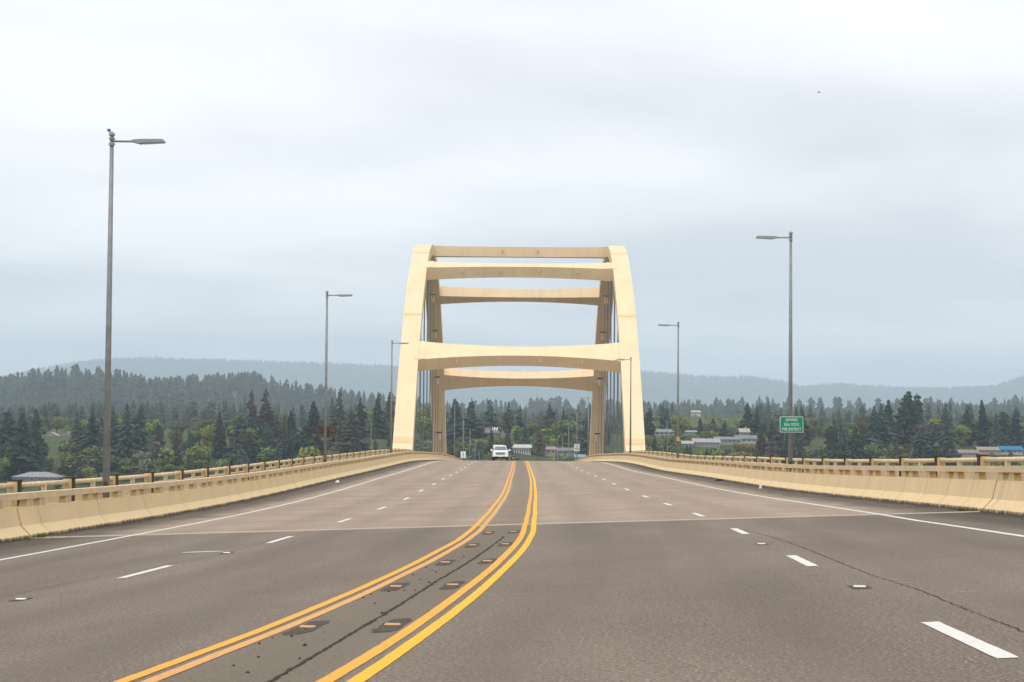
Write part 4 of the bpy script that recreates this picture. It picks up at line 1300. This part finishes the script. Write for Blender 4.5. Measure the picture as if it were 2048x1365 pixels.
# ------------------------------------------------------------------ hero trees   (x, y top, distance, kind, variant, material, width factor, label)
NAME = {'p': 'pine_tree', 'c': 'conifer_tree', 's': 'spruce_tree', 'w': 'fir_tree', 'b': 'broadleaf_tree', 'u': 'shrub'}
heroes = [
    (678, 780, 960, 's', 0, 'needles', 1.0, 'tall open branched spruce right of the rusty sign'),
    (533, 779, 990, 's', 1, 'needles_brown', 1.05, 'tall thin brownish spruce with bare gaps left of the second lamp'),
    (505, 783, 1010, 's', 2, 'needles_brown', .8, 'slender brownish spruce just left of the tall gappy one'),
    (624, 801, 930, 'w', 0, 'needles', .95, 'broad dense dark fir just left of the second lamp pole'),
    (485, 832, 905, 'w', 1, 'needles', 1.1, 'wide dark fir in the middle of the left belt'),
    (440, 828, 925, 'c', 0, 'needles', 1.0, 'dark pointed fir left of the wide one'),
    (590, 845, 925, 'c', 1, 'needles_brown', 1.1, 'brown tinged conifer below the broad dense fir'),
    (755, 786, 1010, 'w', 2, 'needles', .8, 'round topped fir left of the arch foot'),
    (780, 782, 1030, 'w', 0, 'needles_brown', .8, 'tall brownish fir touching the left arch foot'),
    (710, 822, 930, 'w', 1, 'needles_brown', 1.1, 'rusty brown conifer in front of the pale grey house'),
    (722, 798, 1000, 'c', 2, 'needles', .9, 'pointed fir behind the rusty brown conifer'),
    (258, 812, 905, 'c', 3, 'needles', 1.2, 'tall dark fir just right of the nearest left lamp pole'),
    (282, 818, 910, 'c', 4, 'needles', 1.1, 'dark fir second right of the nearest left lamp pole'),
    (232, 822, 915, 'w', 2, 'needles', .8, 'dark fir standing behind the nearest left lamp pole'),
    (190, 826, 925, 'w', 0, 'needles', .9, 'dark fir left of the nearest left lamp pole'),
    (155, 832, 935, 'c', 1, 'needles', 1.1, 'dark fir right of the slate roofed house'),
    (73, 824, 935, 'c', 0, 'needles', 1.3, 'tall dark fir over the far left cottages'),
    (14, 822, 925, 'w', 1, 'needles', .9, 'dark fir at the left edge of the picture'),
    (42, 833, 905, 'c', 2, 'needles', 1.3, 'dark fir between the left edge and the cottages'),
    (913, 795, 1010, 'w', 0, 'needles', 1.0, 'large dark spruce right of the left arch foot'),
    (945, 796, 1030, 's', 3, 'needles', 1.15, 'large shaggy spruce behind the brown roofed house'),
    (982, 797, 1080, 's', 4, 'needles', 1.2, 'wide shaggy spruce left of the gap under the arch'),
    (1018, 803, 1150, 's', 5, 'needles', .95, 'lone open spruce in the gap under the arch'),
    (1041, 808, 1160, 's', 6, 'needles', .8, 'thin spruce right of the lone open one under the arch'),
    (1100, 804, 1130, 's', 7, 'needles', 1.15, 'broad open spruce under the right half of the arch'),
    (1130, 812, 1150, 's', 8, 'needles', .9, 'open spruce just left of the speed limit lamp'),
    (1080, 843, 965, 'w', 1, 'needles_brown', .75, 'dark brownish fir rising behind the beige ranch house'),
    (1054, 846, 985, 'w', 2, 'needles', 1.0, 'bushy green fir behind the long white hall'),
    (986, 856, 965, 'w', 0, 'needles', .8, 'dark fir in front of the brown hip roofed house'),
    (1018, 862, 960, 'w', 1, 'needles_brown', .95, 'dark rounded fir right of the hip roofed house'),
    (1172, 832, 960, 'c', 4, 'needles', 1.2, 'dark fir beside the far right arch leg'),
    (1327, 802, 1090, 's', 9, 'needles', .75, 'tall spruce left of the second right lamp pole'),
    (1299, 814, 1080, 'c', 2, 'needles', 1.2, 'dark fir right of the right arch foot'),
    (1336, 806, 1095, 'c', 3, 'needles', .8, 'thin fir beside the tall spruce by the right arch foot'),
    (1495, 800, 1110, 's', 10, 'needles', 1.15, 'large wind swept spruce above the tan house'),
    (1514, 808, 1115, 'c', 1, 'needles', 1.1, 'pointed fir right of the wind swept spruce'),
    (1449, 836, 1030, 'w', 2, 'needles', 1.0, 'dense round dark fir above the blue grey house'),
    (1400, 832, 1100, 'w', 0, 'needles', .8, 'dark fir left of two others above the grey houses'),
    (1426, 832, 1110, 'w', 1, 'needles', .9, 'dark fir clump beside the utility pole on the right'),
    (1357, 827, 1050, 'b', 0, 'leaf_lime', 1.1, 'lime green maple beside the second right lamp pole'),
    (1525, 848, 955, 'w', 2, 'needles_brown', 1.0, 'dark olive conifer left of the green sign'),
    (1550, 832, 950, 'w', 0, 'needles', .9, 'dark conifer right behind the green sign'),
    (1597, 808, 1040, 'c', 0, 'needles', 1.1, 'pointed dark fir just right of the green sign pole'),
    (1608, 810, 1045, 'c', 4, 'needles', 1.2, 'second pointed fir right of the green sign pole'),
    (1679, 810, 1150, 's', 11, 'needles_brown', .8, 'thin dead topped spruce midway right of the green sign'),
    (1744, 806, 1010, 'c', 2, 'needles', 1.2, 'dark fir left of the tall pair on the right'),
    (1766, 798, 1020, 'w', 1, 'needles', .9, 'full dark fir left of the brown house roof'),
    (1778, 790, 1030, 'w', 2, 'needles', .9, 'tall fir directly above the brown house'),
    (1811, 771, 1040, 'w', 0, 'needles', .9, 'tallest fir of the right side, left of a twin'),
    (1832, 776, 1045, 'w', 1, 'needles', .9, 'twin tall fir right of the tallest one'),
    (1889, 799, 1040, 'c', 3, 'needles', 1.2, 'sharp pointed fir left of the lone round topped one'),
    (1931, 800, 1060, 'c', 1, 'needles', 1.3, 'ragged double topped fir on the right'),
    (1968, 788, 1030, 'w', 2, 'needles', .62, 'lone column shaped fir with rounded top near the right edge'),
    (2010, 812, 1040, 'w', 0, 'needles', .9, 'dark fir near the right edge above the blue roof'),
    (2030, 811, 1045, 'c', 4, 'needles', 1.2, 'pointed fir close to the right edge'),
    (1893, 835, 960, 'w', 1, 'needles', 1.05, 'wide dark fir in front on the right'),
    (1840, 850, 940, 'w', 0, 'needles', 1.2, 'wide dark fir left of the cream bungalow'),
    (1793, 872, 935, 'w', 2, 'needles_brown', 1.0, 'dark fir in front of the brown house'),
    (2021, 893, 950, 'c', 1, 'needles', 1.4, 'small dark fir in front of the blue roofed house'),
    (1953, 874, 1030, 'b', 1, 'leaf_lime', 1.2, 'lime green round tree behind the tan long house'),
    (1925, 871, 1035, 'b', 2, 'leaf', 1.2, 'green round tree left of the lime one'),
    (2022, 860, 1060, 'b', 3, 'leaf', 1.2, 'green tree behind the blue roof'),
    (968, 866, 1050, 'u', 0, 'leaf_red', .9, 'red leaved tree in front of the brown hip roofed house'),
    (1130, 838, 1020, 'b', 0, 'leaf', 1.3, 'large fresh green tree behind the grey green cottage'),
    (1103, 835, 1040, 'b', 1, 'leaf_olive', 1.1, 'olive green tree right of the brownish fir'),
    (142, 870, 1100, 'u', 1, 'leaf_lime', 1.0, 'bright green dome shaped tree behind the slate roofed house'),
    (352, 862, 960, 'b', 2, 'leaf', 1.2, 'fresh green tree in the middle of the left belt'),
    (402, 862, 965, 'b', 3, 'leaf', 1.2, 'fresh green tree right of the other in the left belt'),
    (335, 897, 905, 'u', 2, 'leaf_lime', 1.0, 'yellow green shrub near the third left railing post'),
    (222, 892, 915, 'u', 3, 'leaf_lime', .8, 'small yellow flowering shrub touching the nearest left lamp pole'),
    (148, 912, 890, 'b', 4, 'leaf', 1.7, 'broad green alder left of the nearest left lamp pole'),
    (180, 914, 885, 'b', 0, 'leaf_olive', 1.5, 'broad olive alder behind the nearest left lamp pole'),
    (265, 922, 885, 'u', 0, 'leaf', 1.0, 'rounded green bush right of the nearest left lamp pole'),
    (1860, 905, 900, 'u', 3, 'leaf_olive', .9, 'olive bush above the right railing left of the bungalow'),
]
for (x, yt, Y, kind, var, mt_, wid, label) in heroes:
    a = px(x, yt, Y)
    H_ = a.z - float(terrain(a.x, Y))
    if H_ < 3: H_ = 3
    tree(a.x, Y, H_, kind, var, mt_, NAME[kind], label, {'u': 'shrub'}.get(kind, 'tree'), 'trees on the far shore', wid)

# ------------------------------------------------------------------ forest belt of single trees on the near hillside
CAP_X = np.array([-300, 0, 70, 130, 190, 300, 340, 420, 520, 600, 660, 720, 800, 900, 1000, 1050, 1130, 1200, 1290, 1340, 1380, 1450, 1520, 1600, 1700, 1740, 1790, 1850, 1900, 1960, 2048, 2400.])
CAP_Y = np.array([830, 832, 832, 838, 832, 828, 850, 842, 812, 815, 810, 800, 792, 802, 822, 835, 832, 832, 822, 818, 838, 840, 818, 822, 828, 812, 800, 802, 808, 808, 815, 815.])
cnt = {'c': 0, 'b': 0, 'u': 0}
STOP = {'right', 'left', 'just', 'in', 'beside', 'behind', 'below', 'above', 'touching', 'between', 'over', 'standing', 'directly', 'rising', 'second', 'close', 'near', 'at', 'of', 'with', 'under', 'among', 'partly', 'and', 'midway', 'front', 'low', 'high', 'on'}
MARKS = []
USED = set()
for _x, _l in [(h[0], h[7]) for h in heroes] + [((a_[0] + a_[1]) / 2, a_[8]) for a_, k_ in HS]:
    w_ = []
    for q in _l.split():
        if q in STOP or q == 'left,': break
        w_.append(q)
    if 3 <= len(w_) <= 6: MARKS.append((_x, ' '.join(w_)))
MARKS += [(213, 'nearest left lamp'), (650, 'rusty sign'), (1580, 'green sign pole'), (1354, 'second right lamp'), (1154, 'speed limit sign'), (926, 'pale sign back')]


def place(x, Y, what):
    row = 'front row' if Y < 930 else 'middle row' if Y < 1060 else 'back row'
    for mx, nm_ in sorted(MARKS, key=lambda q: abs(q[0] - x))[:7]:
        d_ = x - mx
        side_ = 'in line with' if abs(d_) < 5 else ('just ' if abs(d_) < 16 else '') + ('right of' if d_ > 0 else 'left of')
        lab = '%s, %s, %s the %s' % (what, row, side_, nm_)
        if lab not in USED: break
    USED.add(lab)
    return lab


taken = []
tries = 0
ZONES = [(250, 'behind the left railing near the nearest left lamp'), (640, 'in the left belt between the first two lamps'), (900, 'left of the arch beyond the second lamp'),
         (1180, 'under the arch beyond the road crest'), (1570, 'right of the arch left of the green sign'), (1780, 'right of the green sign'), (9999, 'towards the right edge of the picture')]
while tries < 20000 and (tries > 16000 and cnt['u'] < 290 or cnt['c'] < 170 or cnt['b'] < 285 or cnt['u'] < 190):
    tries += 1
    focus = cnt['b'] >= 285 or tries > 14000
    x = rng.uniform(-120, 2170) if not focus else rng.choice((rng.uniform(880, 1200), rng.uniform(1285, 1525)))
    Y = rng.choice((rng.uniform(855, 960), rng.uniform(880, 1120), rng.uniform(1000, 1300))) if not focus else rng.uniform(905, 1060)
    q = px(x, 0, Y)
    X = q.x
    if abs(X) < 14 and Y < 912: continue
    gz = float(terrain(X, Y))
    dens = math.sin(x / 83. + 1.3) + .7 * math.sin(x / 31. + Y / 60.)
    left_heavy = .5 if (x < 330 or 420 < x < 760 or x > 1500) else .3
    right_mid = 1290 < x < 1510
    u_ = rng.random() if not focus else .9
    if u_ < left_heavy * (.7 + .3 * dens) * (.35 if right_mid else 1):
        kind = 'c'
    elif u_ < .8:
        kind = 'b'
    else:
        kind = 'u'
    lim = {'c': 170, 'b': 285, 'u': 290 if focus else 190}[kind]
    if cnt[kind] >= lim: continue
    H_ = {'c': rng.uniform(12, 29), 'b': rng.choice((rng.uniform(7, 12), rng.uniform(10, 20))), 'u': rng.uniform(3.5, 6.5)}[kind]
    cap = float(np.interp(x, CAP_X, CAP_Y)) + rng.uniform(0, 26)
    zmax = (YH - cap) * Y / F_PX
    if gz + H_ > zmax: H_ = zmax - gz
    halfw = {'c': .17, 'b': .42, 'u': .6}[kind] * H_ * F_PX / Y
    for (hx1, hx2, hyb, hY) in HOUSES:
        if Y < hY + 11 and hx1 - halfw - 3 < x < hx2 + halfw + 3:
            if hY - 3 < Y:
                H_ = 0; break
            lim_z = (YH - (hyb - 2.5)) * Y / F_PX
            H_ = min(H_, lim_z - gz)
    if H_ < {'c': 7, 'b': 5, 'u': 2.5}[kind]:
        if H_ >= 2.5 and kind != 'u' and cnt['u'] < 190: kind = 'u'
        else: continue
    if kind == 'u': H_ = min(H_, 7)
    md = {'c': 5.0, 'b': 5.5, 'u': 3.5}[kind]
    if any((X - a) ** 2 + (Y - b_) ** 2 < md * md for a, b_ in taken): continue
    taken.append((X, Y))
    cnt[kind] += 1
    zone = next(z for lx, z in ZONES if x < lx)
    if kind == 'c':
        k2 = rng.choice('cccwwpp')
        mt_ = rng.choice(('needles',) * 4 + ('needles_brown',))
        tree(X, Y, H_ * (.8 if k2 == 'p' else 1), k2, rng.randrange(5 if k2 == 'c' else 3), mt_, NAME[k2], place(x, Y, ('tall ' if H_ > 22 else 'small ' if H_ < 14 else '') + ('brownish ' if mt_ == 'needles_brown' else 'dark ') + {'c': 'conifer', 'w': 'bushy fir', 'p': 'round pine'}[k2]), 'tree', 'conifers ' + zone, rng.uniform(.85, 1.3) if k2 == 'c' else rng.uniform(.65, .95))
    elif kind == 'b':
        mt_ = rng.choice(('leaf', 'leaf', 'leaf', 'leaf_olive', 'leaf_olive', 'leaf_lime'))
        tree(X, Y, H_, 'b', rng.randrange(5), mt_, 'broadleaf_tree', place(x, Y, ('big ' if H_ > 12 else '') + {'leaf': 'green', 'leaf_olive': 'olive', 'leaf_lime': 'yellow green'}[mt_] + ' broadleaf tree'), 'tree', 'broadleaf trees ' + zone, rng.uniform(.85, 1.25))
    else:
        mt_ = rng.choice(('leaf', 'leaf', 'leaf_olive', 'leaf_lime', 'leaf_gorse' if 1380 < x < 1520 or 860 < x < 960 else 'leaf'))
        tree(X, Y, H_, 'u', rng.randrange(4), mt_, 'shrub', place(x, Y, {'leaf': 'low green', 'leaf_olive': 'low olive', 'leaf_lime': 'low yellow green', 'leaf_gorse': 'orange flowering'}[mt_] + ' shrub'), 'shrub', 'shrubs ' + zone, rng.uniform(.9, 1.5))

# ------------------------------------------------------------------ far woods (one mass each)
def mass(name, label, n, xr, yr, hr, mt_, seed, keep=None, wide=.17, wh=7, per=6):
    r = np.random.RandomState(seed)
    protos = []
    for k in range(4):
        rr = random.Random(seed * 10 + k)
        v_, f_ = [], []
        for i in range(wh):
            t0_ = i / wh * .93
            t1_ = t0_ + 1.5 / wh
            rad = wide * (1, 1.3, 1.25, .8)[k] * (1 - t0_ ** (1, 1.2, 1.7, 1)[k]) ** (.8, .8, .7, 1)[k] * rr.uniform(.7, 1.25) + .01
            b0 = len(v_)
            a0 = rr.uniform(0, 6)
            for j_ in range(per):
                a = a0 + 2 * math.pi * j_ / per
                q = rad * rr.uniform(.65, 1.2)
                v_.append((math.cos(a) * q, math.sin(a) * q, t0_ + rr.uniform(-.02, .02)))
            v_.append((0, 0, min(1.0, t1_)))
            for j_ in range(per):
                f_.append((b0 + j_, b0 + (j_ + 1) % per, b0 + per))
        protos.append((np.array(v_), np.array(f_)))
    V, Fc, off = [], [], 0
    xs = r.uniform(xr[0], xr[1], n)
    Ys_ = r.uniform(yr[0], yr[1], n)
    Xs = XC + (xs - XV) * Ys_ / F_PX
    zs = terrain(Xs, Ys_)
    hs_ = r.uniform(0, 1, n) ** 1.4
    hs = hr[0] + (hr[1] - hr[0]) * hs_ * (.65 + .35 * np.sin(Xs / 61. + Ys_ / 130.))
    for i in range(n):
        if keep is not None and not keep(xs[i], Ys_[i], zs[i], r): continue
        pv_, pf_ = protos[i % 4]
        w_ = hs[i] * r.uniform(.75, 1.4) * (1 if i % 4 != 2 else .9)
        a = r.uniform(0, 6.28)
        c_, s_ = math.cos(a), math.sin(a)
        q = np.c_[(pv_[:, 0] * c_ - pv_[:, 1] * s_) * w_ + Xs[i], (pv_[:, 0] * s_ + pv_[:, 1] * c_) * w_ + Ys_[i], pv_[:, 2] * hs[i] + zs[i] - .5]
        V.append(q); Fc.append(pf_ + off); off += len(q)
    V, Fc = np.concatenate(V), np.concatenate(Fc)
    me = bpy.data.meshes.new(name)
    me.vertices.add(len(V)); me.vertices.foreach_set('co', V.ravel())
    me.loops.add(len(Fc) * 3); me.loops.foreach_set('vertex_index', Fc.ravel().astype(np.int32))
    me.polygons.add(len(Fc)); me.polygons.foreach_set('loop_start', np.arange(0, len(Fc) * 3, 3, dtype=np.int32))
    me.update(calc_edges=True)
    me.materials.append(mt_)
    return tag(put(name, me), label, 'woods', kind='stuff')


MT['far_needles'] = mat('ridge_needles', (.070, .088, .060), .9, .1, vscale=.012, col2=(.030, .044, .034), detail=8)
MT['far_broad'] = mat('far_broadleaf', (.105, .125, .048), .9, .1, vscale=.03, col2=(.07, .09, .04), detail=8)
mass('hillside_woods', 'green wood on the slope behind the first belt of trees', 2000, (-250, 2300), (1300, 2300), (12, 24), MT['far_needles'], 3,
     keep=lambda x, Y, z, r: not (1355 < x < 1495 and r.uniform() < .97), wide=.2, wh=9, per=7)
mass('clearing_bushes', 'pale green bushes of the hillside clearing', 900, (1345, 1510), (1300, 2300), (6, 15), MT['far_broad'], 4, wide=.5, wh=4, per=7)
mass('ridge_forest', 'bluish conifer forest on the middle ridge', 4200, (-250, 2300), (2600, 3700), (18, 40), MT['far_needles'], 5, wide=.23, wh=10, per=7)
mass('hilltop_forest', 'hazy blue forest on the far hills', 9000, (-300, 2400), (13200, 16300), (16, 30), MT['far_needles'], 6, wide=.26, wh=3, per=5)

# ------------------------------------------------------------------ small things
# weeds and litter along the barriers
MT['weed'] = mat('weed_green', (.10, .12, .03), .9, .1, var=.4, vscale=8)
def weed(Y, u, size, label):
    r = random.Random(int(Y * 100))
    b_ = MB()
    for i in range(46):
        a, q = r.uniform(0, 6.28), r.uniform(0, size)
        x, y = math.cos(a) * q * .5, math.sin(a) * q * 1.6
        hh = size * r.uniform(.25, .7)
        lx, ly_ = r.uniform(-.6, .6) * hh, r.uniform(-.6, .6) * hh
        b_.add([(x - .006, y, 0), (x + .006, y, 0), (x + lx, y + ly_, hh)], [(0, 1, 2)])
    tag(put('weed_tuft', new_mesh('weed_tuft', b_.v, b_.f, MT['weed']), loc=P(Y, u, .0)), label, 'weeds', 'weeds at the barrier foot')
weed(45.0, -9.66, .16, 'green weed tuft at the left barrier joint')
weed(38.3, -9.35, .17, 'yellow green weed tuft on the left shoulder near the edge')
weed(45.6, 9.55, .20, 'low moss and weed patch at the right barrier joint')
b = MB().hexa([(-.10, -.05, 0), (.12, -.09, 0), (.10, .10, 0), (-.12, .06, 0), (-.07, -.03, .07), (.05, -.05, .13), (.07, .05, .10), (-.05, .04, .05)])
tag(put('litter', b.mesh('litter', MT['sign_white']), loc=P(107, -9.1, .01)), 'crumpled white litter on the left shoulder', 'litter')
b = MB().hexa([(-.05, -.03, 0), (.05, -.03, 0), (.05, .03, 0), (-.05, .03, 0), (.00, -.02, .24), (.07, -.02, .24), (.07, .02, .24), (.0, .02, .24)])
tag(put('litter', b.mesh('litter', MT['sign_white']), loc=P(84.5, 9.3, .0)), 'white scrap leaning at the right shoulder', 'litter')
b = MB().hexa([(-.22, -.12, 0), (.2, -.16, 0), (.25, .12, 0), (-.2, .14, 0), (-.1, -.05, .08), (.1, -.07, .10), (.1, .05, .09), (-.1, .06, .07)])
tag(put('tyre_scrap', b.mesh('tyre_scrap', MT['tyre']), loc=P(104, 9.45, .0)), 'black tyre scrap at the foot of the right barrier', 'debris')
# stones and grit along the barrier feet
for s in (-1, 1):
    r = random.Random(20 + s)
    V, Fc = [], []
    for i in range(300):
        Y = 30 + 75 * r.random() ** 1.6
        u = s * (9.74 - abs(r.gauss(0, .26)))
        c = P(Y, u, 0)
        q = r.uniform(.006, .022)
        n0 = len(V)
        V += [c + Vector((q * r.uniform(.7, 1.3) * dx, q * r.uniform(.7, 1.3) * dy, dz * q)) for dx, dy, dz in ((1, 0, 0), (0, 1, 0), (-1, 0, 0), (0, -1, 0), (0, 0, 1.1))]
        Fc += [(n0, n0 + 1, n0 + 4), (n0 + 1, n0 + 2, n0 + 4), (n0 + 2, n0 + 3, n0 + 4), (n0 + 3, n0, n0 + 4)]
    tag(put('grit', new_mesh('grit', V, Fc, MT['slot'])), 'loose dark grit along the foot of the %s barrier' % ('left' if s < 0 else 'right'), 'grit', kind='stuff')
# bird far up in the sky
a = px(1638, 176.5, 150)
b = MB().tube([(-.20, 0, 0), (-.12, 0, .012), (0, 0, .015), (.10, 0, .008), (.2, 0, 0)], [.008, .035, .045, .03, .008], 8)
for q in (-1, 1):
    b.add([(.05, q * .02, .01), (-.07, q * .02, .01), (-.10, q * .2, .06), (.06, q * .2, .07), (-.16, q * .42, .01), (.05, q * .2, .085)], [(0, 1, 2, 3), (3, 2, 4), (0, 3, 5), (5, 3, 4)])
b.v = [(x * .6, y * .6, z * .6) for x, y, z in b.v]
tag(put('bird', b.mesh('bird', MT['dark_steel']), loc=a), 'small dark bird flying in the upper right sky', 'bird')

# ------------------------------------------------------------------ haze
hz = mat('sea_haze', (1, 1, 1))
nt = hz.node_tree
nt.nodes.clear()
ho = nt.nodes.new('ShaderNodeOutputMaterial')
hv = nt.nodes.new('ShaderNodeVolumePrincipled')
hv.inputs['Color'].default_value = (.73, .87, 1.0, 1)
hv.inputs['Density'].default_value = 1.05e-4
hv.inputs['Anisotropy'].default_value = .15
nt.links.new(hv.outputs[0], ho.inputs['Volume'])
tag(put('haze', MB().box((-9400, -400, -32), (9400, 20800, 860)).mesh('haze', hz)), 'thin bluish sea haze over the bay', kind='stuff')
